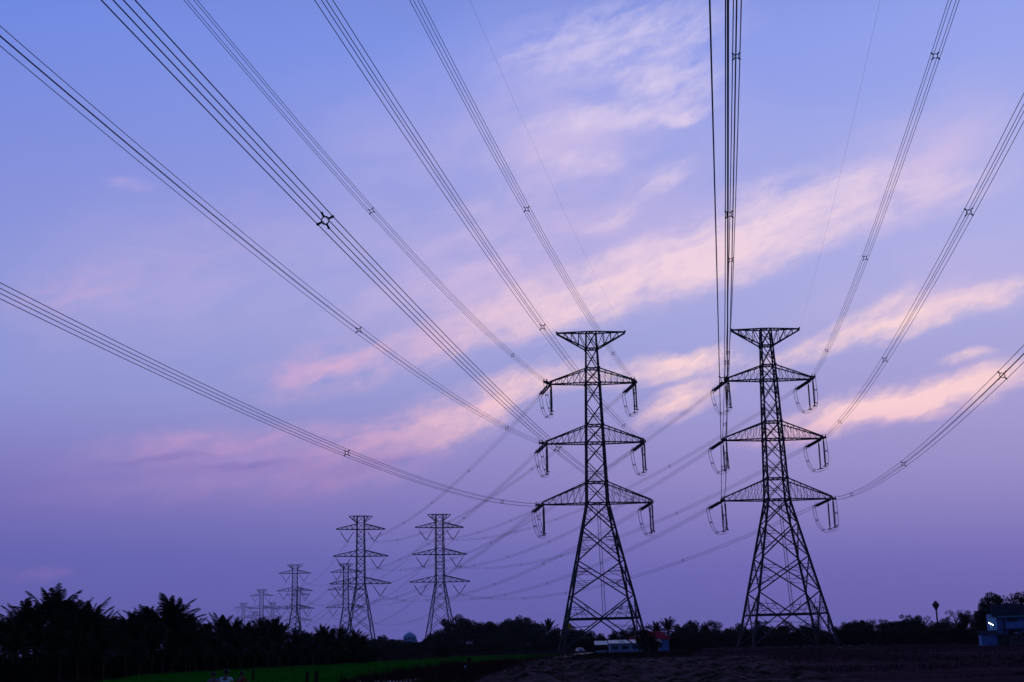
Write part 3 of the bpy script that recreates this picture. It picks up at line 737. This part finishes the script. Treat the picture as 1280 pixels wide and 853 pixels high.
# parked car seen from the front
ca = thing('parked_car', 'pale parked car with its windscreen catching the sky, beside the carport', 'car', at(727.5, 318), R(12)); ca.scale = (.9, .9, .85)
def loft(secs):
    b = MB(); n = len(secs[0])
    for s_ in secs: b.v += s_
    for i in range(len(secs) - 1):
        for k in range(n): b.f.append((i * n + k, i * n + (k + 1) % n, (i + 1) * n + (k + 1) % n, (i + 1) * n + k))
    b.f.append(tuple(reversed(range(n)))); b.f.append(tuple((len(secs) - 1) * n + k for k in range(n))); return b
def carsec(y, w_, z0, z1, sh): return [(-w_, y, z0), (w_, y, z0), (w_ * 1.0, y, z0 + (z1 - z0) * .6), (w_ * sh, y, z1), (-w_ * sh, y, z1), (-w_, y, z0 + (z1 - z0) * .6)]
b = loft([carsec(0, .70, .35, .62, .9), carsec(.12, .80, .24, .74, .92), carsec(1.05, .84, .22, .92, .92), carsec(1.2, .84, .22, .94, .92), carsec(3.9, .84, .22, .96, .92), carsec(4.2, .74, .4, .86, .9)])
b.build('body', M['carpaint'], ca, True)
b = loft([carsec(1.15, .76, .90, .95, .95), carsec(1.75, .76, .92, 1.42, .78), carsec(2.9, .75, .92, 1.46, .76), carsec(3.75, .74, .92, 1.0, .9)]); cbn = b.build('cabin', M['carpaint'], ca)
b = MB(); slab(b, (-.66, 1.14, .985), (.66, 1.14, .985), (.56, 1.70, 1.40), (-.56, 1.70, 1.40), .02); b.build('windscreen', M['tinroof'], ca)  # pale opaque colour stands in for the sky reflected in the glass
for q in (-.55, .55): b = MB(); b.lathe([(.11, 0), (.13, .04), (.10, .07)], 12); me_ = b.build('headlight', M['carpaint'], ca); me_.rotation_euler = (R(90), 0, 0); me_.location = (q, .10, .58)
for q in (-.72, .72):
    for y in (.85, 3.35):
        b = MB(); b.lathe([(.2, -.1), (.31, -.09), (.31, .09), (.2, .1)], 16); me_ = b.build('wheel', M['rubber'], ca); me_.rotation_euler = (0, R(90), 0); me_.location = (q, y, .31)
        b = MB(); b.lathe([(.18, -.105), (.05, -.115), (.05, .115), (.18, .105)], 12); b.build('rim', M['steel'], me_)

# white building with a low dome far over the trees
sh_ = thing('domed_building', 'white building with pale domed roof showing over the distant trees', 'building', at(505, 600), R(8)); b = MB()
wall_with(b, 0, 5.6, 0, 0, 6.9, [(.5, 1.3, 5.4, 6.5), (1.9, 2.9, 5.4, 6.5), (3.6, 4.6, 5.4, 6.5), (2.2, 3.1, 3.5, 4.6), (3.7, 4.5, 3.5, 4.6)]); b.box(0, .2, .22, 5.6, 0, 6.9); b.box(5.4, 5.6, .22, 5.6, 0, 6.9); b.box(.2, 5.4, 5.4, 5.6, 0, 6.9)
b.box(1.6, 5.9, -.9, -.02, 4.95, 5.15); b.box(1.6, 5.9, -.9, -.8, 5.15, 5.7)
b.build('wall', M['whitewall'], sh_)
for a0, a1, z0, z1 in ((.5, 1.3, 5.4, 6.5), (1.9, 2.9, 5.4, 6.5), (3.6, 4.6, 5.4, 6.5), (2.2, 3.1, 3.5, 4.6), (3.7, 4.5, 3.5, 4.6)): window(sh_, a0, a1, 0, z0, z1, M['whitewall'])
b = MB(); b.lathe([(3.0, 6.9), (3.0, 7.15), (2.6, 7.6), (1.9, 8.3), (1.1, 8.75), (.3, 9.0), (.12, 9.2), (.1, 9.9)], 20, (2.8, 2.8, 0)); b.build('dome', M['whitewall'], sh_, True)

# water tower
wt_ = thing('water_tower', 'tall thin water tower with a rust red diamond-shaped tank', 'water tower', at(1173.3, 500), 0)
b = MB(); b.lathe([(.42, 0), (.34, 3), (.28, 8), (.28, 11.2)], 12); b.build('column', M['tank'], wt_, True)
b = MB(); b.lathe([(.28, 11.2), (.55, 11.8), (1.25, 13.1), (1.32, 13.3), (1.25, 13.5), (.45, 14.5), (.16, 14.75)], 16); b.build('tank', M['tank'], wt_)
b = MB()
for q in (-.2, .2): b.tube([(q, -.50, .5), (q, -.38, 8), (q, -.36, 11.2), (q, -.7, 11.9), (q, -1.36, 13.3)], .03, 4)
for i in range(24): b.bar((-.2, -.46 + i * .004, 1 + i * .42), (.2, -.46 + i * .004, 1 + i * .42), .03)
b.build('ladder', M['steel'], wt_)

# ------------------------------------------------------------------ vegetation
rnd = random.Random(11)
def rv(s=1.0):
    while True:
        v = Vector((rnd.uniform(-1, 1), rnd.uniform(-1, 1), rnd.uniform(-1, 1)))
        if .01 < v.length < 1: return v * s
def leafquad(b, c, s, up_bias=.3):
    n = rv().normalized(); n.z += up_bias; n.normalize(); a = n.cross(rv()).normalized(); d = n.cross(a)
    l = s * rnd.uniform(.6, 1.3); w_ = l * rnd.uniform(.35, .6)
    b.quad(c - a * l * .5, c + d * w_ * .5, c + a * l * .5, c - d * w_ * .5)
def make_tree(kind):
    """mesh pair (trunk, crown); about 10 m tall"""
    t = MB(); c = MB()
    if kind == 'casuarina':
        t.tube([(0, 0, 0), (.05, 0, 4), (0, .05, 9.5)], [.2, .13, .03], 7)
        for i in range(130):
            z = 1.3 + 8.6 * (i / 130) ** .9; r = (1.9 * (1 - (z / 10.3)) + .25) * rnd.uniform(.6, 1.1); th = rnd.uniform(0, 6.28)
            e = Vector((math.cos(th) * r, math.sin(th) * r, z + r * .5)); s0 = Vector((0, 0, z - .1))
            t.bar(s0, e, .05, .02)
            for _ in range(24):
                p = s0.lerp(e, rnd.uniform(.25, 1.05)) + rv(.22); d = Vector((rnd.uniform(-.12, .12), rnd.uniform(-.12, .12), rnd.uniform(-.1, .35))); q = Vector((.035, .02, 0)); c.tri(p - q, p + q, p + d * 1.4)
        return t, c
    P = dict(round=(3.7, 4.2, 5.2, 34, 1.4, 1.7), spreading=(4.5, 3.5, 6.0, 34, 2.2, 1.7), sparse=(3.3, 4.3, 5.2, 30, 2.0, 1.2), tall=(2.7, 4.6, 5.0, 30, 1.0, 1.5), bush=(4.4, 4.3, 4.4, 34, .4, 2.0))[kind]
    rx, rz, zc, nb, zt, br = P
    t.tube([(0, 0, 0), (.12, .05, zt), (.05, -.1, zc)], [.34, .26, .12], 8)
    for i in range(nb):
        while True:
            v = rv()
            if v.z > -.85: break
        v = v.normalized() * rnd.uniform(.35, 1.0) ** .6
        e = Vector((v.x * rx, v.y * rx, zc + v.z * rz * (1.0 if v.z > 0 else .95)))
        if e.z < .5: e.z = rnd.uniform(.4, 1.4)
        s0 = Vector((.1, 0, max(zt * .7, min(zc, e.z - 1.5))))
        m = s0.lerp(e, .5) + rv(.35) + Vector((0, 0, .2)); t.tube([s0, m, e], [.13, .07, .02], 5)
        R_ = br * rnd.uniform(.5, 1.15); nl = int((215 if kind != 'sparse' else 90) * (R_ / 1.5) ** 2)
        sq = rnd.uniform(.55, .9)
        for _ in range(nl):
            d = rv().normalized() * R_ * rnd.uniform(.25, 1.1) ** .5; p = e + Vector((d.x, d.y, d.z * sq))
            if p.z < .05: continue
            leafquad(c, p, .46 if kind != 'bush' else .5)
    return t, c
PROTO = {}
def proto_tree(kind, v, leaf='leaf'):
    key = (kind, v, leaf)
    if key not in PROTO:
        t, c = make_tree(kind); PROTO[key] = (t.mesh('trunk', M['bark']), c.mesh('crown', M[leaf]))
    return PROTO[key]
def plant_tree(name, loc, h, wd, kind, v, label, cat, group, leaf='leaf'):
    tm, cm = proto_tree(kind, v, leaf)
    r = thing(name, label, cat, loc, rnd.uniform(0, 6.28), group); r.scale = (wd, wd, h / 10.0)
    for nm, me in (('trunk' if name != 'shrub' else 'stem', tm), ('crown' if name != 'shrub' else 'foliage', cm)):
        o = bpy.data.objects.new(nm, me); C.objects.link(o); o.parent = r
    return r
def palm_mesh(v):
    t = MB(); c = MB(); top = Vector((rnd.uniform(-.5, .5), rnd.uniform(-.5, .5), 4.6))
    pts = []
    for i in range(9):
        q = i / 8; pts.append((top.x * q ** 1.6, top.y * q ** 1.6, top.z * q))
    t.tube(pts, [.26] + [.17] * 7 + [.22], 8)
    nf = 29
    for i in range(nf):
        th = i * 2.399 + rnd.uniform(-.25, .25); e = R(88 - 112 * (i / nf) ** 1.15 + rnd.uniform(-8, 8)); L = rnd.uniform(3.5, 4.5) * (1 if i > 4 else .85)
        hd = Vector((math.cos(th), math.sin(th), 0)); p = top.copy(); seg = 16; path = [p.copy()]; a = e
        for k in range(seg):
            a -= R(.6 + 5.2 * (k / seg) ** 1.5) * (.45 + .6 * math.cos(max(a, -1.2)))
            p = p + (hd * math.cos(a) + Vector((0, 0, math.sin(a)))) * (L / seg); path.append(p.copy())
        c.tube(path, [.05 - .042 * k / seg for k in range(seg + 1)], 4)
        side_ = hd.cross(Vector((0, 0, 1)))
        for k in range(34):
            q = .14 + .86 * k / 33; f = q * seg; i0 = min(int(f), seg - 1); p = path[i0].lerp(path[i0 + 1], f - i0); tg = (path[i0 + 1] - path[i0]).normalized()
            l = .78 * math.sin(math.pi * min(1, .18 + q * .80)) ** .7 + .12
            for sd in (-1, 1):
                d = (side_ * sd * .8 + tg * .80 + Vector((0, 0, -.22 + rnd.uniform(-.2, .15)))).normalized()
                m = p + d * l * .5; tipp = p + d * l + Vector((0, 0, -.22 * l)); w_ = tg * .045
                c.quad(p - w_, p + w_, m + w_, m - w_); c.tri(m - w_, m + w_, tipp)
    for _ in range(9):     # coconuts
        q = top + rv(.35) + Vector((0, 0, -.35)); c.lathe([(.02, -.13), (.11, -.05), (.11, .06), (.03, .14)], 6, q)
    return t.mesh('trunk', M['palmtrunk']), c.mesh('crown', M['palm'])
PALMS = [palm_mesh(i) for i in range(5)]
def plant_palm(x, ytop, Y, label, v, group='palms massed beside the rice field'):
    h = height(x, ytop, Y); s = max(.5, min(1.15, h / 8.4)); 
    tm, cm = PALMS[v % 5]
    r = thing('coconut_palm', label, 'palm tree', at(x, Y), rnd.uniform(0, 6.28), group); s2 = max(.62, s)
    r.scale = (s2, s2, h / 8.3)
    for nm, me in (('trunk', tm), ('crown', cm)):
        o = bpy.data.objects.new(nm, me); C.objects.link(o); o.parent = r
    return r
gen = 'dark coconut palm massed among others beside the green rice strip'
PL = [(4, 768, 112, 'dark palm cut by the edge of the picture, frond drooping outward'), (30, 748, 122, gen), (60, 731, 128, 'tallest palm of the dense clump, crown fanned against the sky'), (86, 748, 131, gen), (107, 747, 124, 'palm with upright spiky fronds beside the tallest palm'), (124, 762, 134, gen), (150, 772, 150, gen), (165, 762, 148, gen), (180, 755, 140, gen), (203, 742, 138, 'palm topping the second clump, ragged crown against the sky'), (218, 752, 144, gen), (238, 768, 150, gen), (252, 776, 158, gen), (278, 766, 160, 'palm with one long frond arching clear of the clump'), (292, 772, 165, gen), (310, 776, 170, gen), (328, 772, 168, gen), (343, 769, 170, gen), (352, 776, 176, gen), (368, 784, 180, gen), (385, 789, 186, gen), (402, 780, 182, gen), (415, 784, 186, gen), (428, 781, 190, gen), (442, 786, 195, 'last palm of the mass where the rice strip runs on'), (452, 793, 198, gen), (17, 785, 108, gen), (48, 778, 112, gen), (75, 785, 113, gen), (98, 790, 116, gen), (130, 790, 122, gen), (158, 795, 128, gen), (190, 790, 128, gen), (215, 795, 134, gen), (245, 797, 142, gen), (270, 796, 148, gen), (300, 796, 154, gen), (335, 797, 160, gen), (362, 800, 168, gen), (392, 803, 174, gen), (420, 800, 180, gen), (440, 804, 186, gen), (140, 768, 165, gen), (228, 764, 168, gen), (262, 778, 175, gen)] + [(x, y, Y, gen) for x, y, Y in ((12, 772, 130), (42, 756, 135), (72, 744, 142), (96, 758, 128), (118, 768, 145), (138, 782, 132), (172, 772, 133), (188, 760, 146), (212, 758, 150), (232, 780, 140), (256, 785, 150), (285, 780, 155), (302, 782, 160), (320, 783, 162), (348, 782, 166), (374, 791, 176), (396, 790, 184), (410, 791, 178), (434, 793, 188), (55, 790, 118), (112, 800, 124), (175, 803, 132), (232, 806, 140), (285, 806, 150), (318, 806, 156), (350, 808, 163), (380, 810, 170), (408, 812, 176), (445, 812, 184))]
for i, (x, y, Y, lb) in enumerate(PL): plant_palm(x, y, Y, lb, i)
shr = 'dark low shrub filling the gaps under the palms'
for i in range(46):
    x = -10 + i * 10.3 + rnd.uniform(-4, 4); Y = 104 + max(0, x) * .185 + rnd.uniform(0, 9); h = rnd.uniform(1.5, 2.9)
    plant_tree('shrub', at(x, Y), h, rnd.uniform(.42, .6), 'bush', i % 2, shr, 'shrub', 'shrubs under the palms')

wood = 'dark broadleaf tree in the rounded wood beyond the rice strip'
hous = 'dark broadleaf tree standing behind the red-roofed house'
edge = 'dark tree in the uneven line along the far brown field edge'
lowt = 'low distant tree at the far end of the rice strip'
TR = []
for x, y in ((468, 797), (478, 794), (490, 799), (522, 801), (532, 799)): TR.append((x, y, 560, 'round', .9, lowt, 'low trees at the far end of the rice'))
TR += [(500, 801, 620, 'round', .8, lowt, 'low trees at the far end of the rice')]
for x, y in ((540, 795), (549, 790), (558, 783), (570, 770), (582, 777), (594, 777), (607, 774), (618, 779), (630, 775), (641, 770), (653, 770), (663, 777), (674, 786), (698, 785), (712, 782), (724, 785)): TR.append((x, y, 440 + (x % 7) * 6, 'round' if x % 3 else 'spreading', 1.0, wood, 'trees of the wood beyond the rice'))
for x, y in ((738, 788), (752, 791), (768, 789), (780, 786), (793, 784), (806, 786), (848, 781), (858, 780)): TR.append((x, y, 375 + (x % 5) * 8, 'round' if x % 2 else 'tall', .8, hous, 'trees behind the red-roofed house'))
for x, y, k in ((866, 773, 'round'), (880, 781, 'round'), (891, 774, 'spreading'), (904, 786, 'round'), (914, 784, 'round'), (924, 778, 'tall'), (936, 783, 'round'), (947, 782, 'round'), (955, 776, 'round'), (966, 783, 'tall'), (976, 781, 'round'), (986, 776, 'round'), (997, 784, 'spreading'), (1008, 780, 'round'), (1018, 778, 'round'), (1048, 781, 'round'), (1058, 778, 'round'), (1069, 776, 'spreading'), (1080, 773, 'round'), (1092, 771, 'sparse'), (1103, 774, 'round'), (1113, 775, 'round'), (1123, 775, 'spreading'), (1133, 768, 'round'), (1143, 773, 'round'), (1150, 768, 'tall'), (1158, 765, 'sparse'), (1168, 778, 'round'), (1178, 776, 'round'), (1187, 772, 'round')): TR.append((x, y, 420 - (x - 866) * .27 + (x % 6) * 5, k, .75, edge, 'trees along the far edge of the brown field'))
TR += [(1197, 757, 318, 'sparse', .85, 'airy tree with a see-through crown between water tower and house', None), (1210, 764, 312, 'round', .7, 'round dark tree leaning against the airy tree near the house', None), (1222, 769, 300, 'round', .6, 'small dark tree closest to the sheds by the house', None), (1233, 757, 296, 'round', .62, 'dark tree touching the blue house wall', None), (1247, 738, 300, 'spreading', .80, 'big spreading tree rising above the blue house roof', None), (1262, 757, 305, 'round', .7, 'lower round tree tucked behind the dark house roof', None), (1279, 737, 296, 'spreading', .85, 'big dark tree at the picture edge behind the house', None)]
for i, (x, y, Y, k, wd, lb, g) in enumerate(TR):
    h = height(x, y, Y) * 1.02; plant_tree('broadleaf_tree', at(x, Y), h, wd * (h / 10) ** .5, k, i % 3 if k in ('round',) else i % 2, lb, 'tree', g)
plant_tree('casuarina_tree', at(1024, 360), height(1024, 758, 360), 1.15, 'casuarina', 0, 'feathery casuarina seen through the brown field pylon legs', 'tree', None)
plant_tree('cypress_tree', at(1037, 352), height(1037, 762, 352), .42, 'casuarina', 1, 'narrow pointed cypress just outside the pylon leg', 'tree', None)
plant_palm(686, 773, 420, 'lone small palm crown between the wood and the pylon', 1, None)
plant_palm(822, 776, 360, 'palm behind the red roof with a lower crown', 2, None)
plant_palm(835, 771, 358, 'taller palm rising above the red roof ridge', 3, None)
sh2 = 'low dark shrub along the foot of the distant trees'
for i in range(70):
    x = 455 + i * 11.4 + rnd.uniform(-4, 4)
    if 1222 < x: continue
    Y = (500 if x < 550 else 415 if x < 735 else 350 if x < 860 else 405 - (x - 866) * .29) - rnd.uniform(0, 12)
    plant_tree('shrub', at(x, Y), rnd.uniform(3.4, 6.0) * (Y / 400), rnd.uniform(.6, .95), 'bush', i % 2, sh2, 'shrub', 'shrubs along the distant trees')
# single bushes nearer the camera
plant_tree('shrub', at(807, 273), 5.6, .52, 'tall', 3, 'dark creeper-like bush swallowing one foot of the red-roof pylon', 'shrub', None)
plant_tree('shrub', at(813, 275), 3.8, .46, 'bush', 2, 'dense round bush against the same pylon foot, nearer the red roof', 'shrub', None)
plant_tree('shrub', at(868, 262), 2.0, .40, 'bush', 0, 'reddish dark dry bush at the corner of the brown field', 'shrub', None, 'leafdry')
plant_tree('shrub', at(553, 260), 2.4, .45, 'bush', 1, 'dark round bush standing on the edge of the rice', 'shrub', None)
for i, x in enumerate((470, 484, 497, 512, 526)): plant_tree('shrub', at(x, 330 + i * 8), 2.4, .6, 'bush', i % 2, 'reddish brown scrub between palms and the rounded wood', 'shrub', 'reddish scrub behind the rice', 'leafdry')
plant_tree('shrub', at(1279, 250), 3.0, .28, 'sparse', 2, 'leafy green plant at the picture edge before the fence', 'shrub', None)

# ------------------------------------------------------------------ grass
def grass(name, label, spots, h, mat, blades=4, lean=.35, wd=.03):
    b = MB()
    for p, k in spots:
        for _ in range(blades):
            q = Vector((p.x + rnd.uniform(-.25, .25), p.y + rnd.uniform(-.25, .25), p.z)); l = h * k * rnd.uniform(.5, 1.2)
            d = Vector((rnd.uniform(-lean, lean), rnd.uniform(-lean, lean), 1)) * l; th = rnd.uniform(0, 3.14); s_ = Vector((math.cos(th), math.sin(th), 0)) * wd
            b.tri(q - s_, q + s_, q + d)
    return tag(b.build(name, mat), label, 'grass', kind='stuff')
def inside(p, poly):
    r = False; j = len(poly) - 1
    for i in range(len(poly)):
        a, c = poly[i], poly[j]
        if (a.y > p.y) != (c.y > p.y) and p.x < (c.x - a.x) * (p.y - a.y) / (c.y - a.y) + a.x: r = not r
        j = i
    return r
def scatter(poly, n, ymin, ymax, f=None):
    out = []; xs = [p.x for p in poly]
    while len(out) < n:
        Y = ymin + (ymax - ymin) * rnd.random() ** 1.4; p = Vector((rnd.uniform(min(xs), max(xs)), Y, 0))
        if abs(p.x / p.y) > .43 or not inside(p, poly): continue
        k = 1.0 if f is None else f(p)
        if k > 0: out.append((p, k))
    return out
nz = lambda p, s: mn.noise(Vector((p.x * s, p.y * s, 3.1)))
grass('rice_plants', 'fine upright rice leaves covering the green strip', scatter(RICE, 16000, 66, 290), .30, M['rice'], 4, .3, .03)
grass('dry_stubble', 'short dry reddish stubble over the fallow field', scatter(BROWN, 11000, 66, 330, lambda p: max(0, .5 + nz(p, .05) * 1.4)), .38, M['brownfield'], 4, .6, .035)
edge_pts = []
for (xa, ya, xb, yb, n, sp) in ((470, 853, 600, 833, 900, 1.4), (600, 833, 700, 823, 700, 2.2), (520, 850, 640, 831, 900, 2.2), (560, 822, 640, 822, 300, 5), (640, 822, 860, 817, 900, 5), (455, 829, 545, 824, 700, 5)):
    a, c = ground(xa, ya), ground(xb, yb)
    for _ in range(n):
        q = a.lerp(c, rnd.random()); p = Vector((q.x + rnd.gauss(0, sp), q.y + rnd.gauss(0, sp * 1.6), 0)); k = .6 + nz(p, .22) * 1.3
        if k > .15: edge_pts.append((p, k))
grass('dry_grass', 'tall reddish dry grass along the track and field banks', edge_pts, .85, M['drygrass'], 5, .35, .022)
wd_ = [(Vector((rnd.uniform(-.42, .42) * Y, Y, 0)), 1) for Y in [62 + 240 * rnd.random() ** 1.7 for _ in range(16000)]]
wd_ = [(p, .4 + max(0, nz(p, .09)) * 1.6) for p, k in wd_ if not inside(p, RICE) and not inside(p, BROWN) and not (-3 + .02 * (p.y - 62) < p.x < 16 + (p.y - 62) * .145 and p.y < 178)]
grass('weeds', 'mixed low weeds on the unploughed ground', wd_, .42, M['weeds'], 5, .5, .03)

# ------------------------------------------------------------------ posts in the rice
for (x, yt, yb, th, lb) in ((316, 837, 853, .10, 'dark post standing between the red shirt and the palms'), (383, 840, 859, .11, 'thin reddish post, shorter of a close pair in the rice'), (395, 838.5, 859, .13, 'thicker reddish post, taller of a close pair in the rice'), (586, 822, 839, .20, 'dark leaning post at the rice edge with a white stub beside it'), (581, 832, 840, .12, 'short white post stub beside the dark leaning post')):
    g = ground(x, yb); top = height(x, yt, g.y); o = MB()
    o.tube([(0, 0, -.1), (.02, 0, top * .5), (.05, .02, top)], [th, th * .92, th * .8], 8)
    q = o.build('post', M['whitewall'] if 'white post' in lb else M['wood']); q.location = g; tag(q, lb, 'post')

# ------------------------------------------------------------------ people crouching at the rice edge
def skin_obj(name, verts, edges, rad, mat, parent, root=0, level=2):
    me = bpy.data.meshes.new(name); me.from_pydata(verts, edges, []); me.materials.append(mat)
    o = bpy.data.objects.new(name, me); C.objects.link(o); o.parent = parent
    sk = o.modifiers.new('skin', 'SKIN'); sk.use_smooth_shade = True; ss = o.modifiers.new('sub', 'SUBSURF'); ss.levels = level; ss.render_levels = level
    if not me.skin_vertices: bpy.context.view_layer.objects.active = o
    lay = me.skin_vertices[0].data if me.skin_vertices else None
    for i, r_ in enumerate(rad):
        lay[i].radius = r_ if isinstance(r_, tuple) else (r_, r_)
    lay[root].use_root = True
    return o
def person(x, ytop, Y, cloth, label, turn):
    r = thing('person', label, 'person', at(x, Y), turn, 'people crouching at the rice edge')
    hgt = height(x, ytop, Y); s = hgt / 1.06; r.scale = (s, s, s)
    V = [(0, 0, .26), (0, .06, .44), (0, .13, .64), (0, .17, .76), (0, .19, .83), (0, .22, .92), (0, .235, .99)]; E = [(0, 1), (1, 2), (2, 3), (3, 4), (4, 5), (5, 6)]
    A = [(.14, .12), (.125, .10), (.155, .10), (.07, .065), (.055, .055), (.082, .095), (.078, .09)]
    def add(p, par, rd): V.append(p); A.append(rd); E.append((par, len(V) - 1)); return len(V) - 1
    add((0, .335, .905), 5, .018)                                                 # nose
    for q in (-1, 1):
        add((q * .095, .215, .92), 5, .016)                                       # ear
        hip = add((q * .11, .03, .26), 0, .10); kn = add((q * .19, .42, .50), hip, .070); an = add((q * .17, .20, .09), kn, .042); he = add((q * .17, .16, .045), an, .042); add((q * .19, .38, .035), he, .035)
        sh = add((q * .185, .14, .70), 2, .062); elb = add((q * .25, .38, .55), sh, .045); wr = add((q * .13, .58, .50), elb, .03); pm = add((q * .09, .645, .49), wr, (.036, .02))
        for k, l in ((-.03, .06), (-.01, .072), (.01, .068), (.03, .054)): f1 = add((q * .09 + k, .69, .485), pm, .0095); add((q * .09 + k * 1.1, .69 + l * .5, .455), f1, .008)
        th_ = add((q * .09 - q * .045, .65, .475), pm, .010); add((q * .09 - q * .058, .68, .455), th_, .009)
    body = skin_obj('body', V, E, A, M['skin'], r)
    SV = [(0, .0, .30), (0, .06, .46), (0, .13, .64), (0, .165, .745)]; SE = [(0, 1), (1, 2), (2, 3)]; SA = [(.16, .14), (.15, .125), (.18, .125), (.085, .08)]
    for q in (-1, 1):
        n0 = len(SV); SV += [(q * .195, .14, .70), (q * .235, .30, .605)]; SE += [(2, n0), (n0, n0 + 1)]; SA += [.08, .072]
    skin_obj('shirt', SV, SE, SA, cloth, r)
    TV = [(0, -.01, .25), (.11, .03, .255), (.19, .42, .50), (.172, .24, .16), (-.11, .03, .255), (-.19, .42, .50), (-.172, .24, .16)]
    skin_obj('trousers', TV, [(0, 1), (1, 2), (2, 3), (0, 4), (4, 5), (5, 6)], [(.155, .135), .118, .085, .06, .118, .085, .06], M['darkcloth'], r)
    b = MB(); prof = [(.115, -.03), (.122, .02), (.108, .07), (.07, .108), (.02, .122)]; b.lathe(prof, 14, (0, .205, .955)); b.build('hair', M['hair'], r, True)
    return r
person(268.5, 840.5, 66, M['purplecloth'], 'person crouching in a mauve shirt beside the one in white', R(20))
person(281.5, 837.5, 65, M['whitecloth'], 'person crouching in a white shirt between two others', R(-8))
person(299.5, 839.5, 67, M['redcloth'], 'person crouching in a red shirt at the end of the three', R(-30))

# ------------------------------------------------------------------ the dusk air
hz = MB(); hz.box(-2500, 2500, -60, 2700, -1.0, 76)
mh = bpy.data.materials.new('dusk haze'); mh.use_nodes = True; t_ = mh.node_tree; t_.nodes.clear()
pv = t_.nodes.new('ShaderNodeVolumePrincipled'); pv.inputs['Color'].default_value = (.80, .80, .95, 1); pv.inputs['Density'].default_value = .00006; pv.inputs['Anisotropy'].default_value = .30
om = t_.nodes.new('ShaderNodeOutputMaterial'); t_.links.new(pv.outputs[0], om.inputs['Volume'])
tag(hz.build('haze', mh), 'thin violet evening haze over the fields', 'haze', kind='stuff')
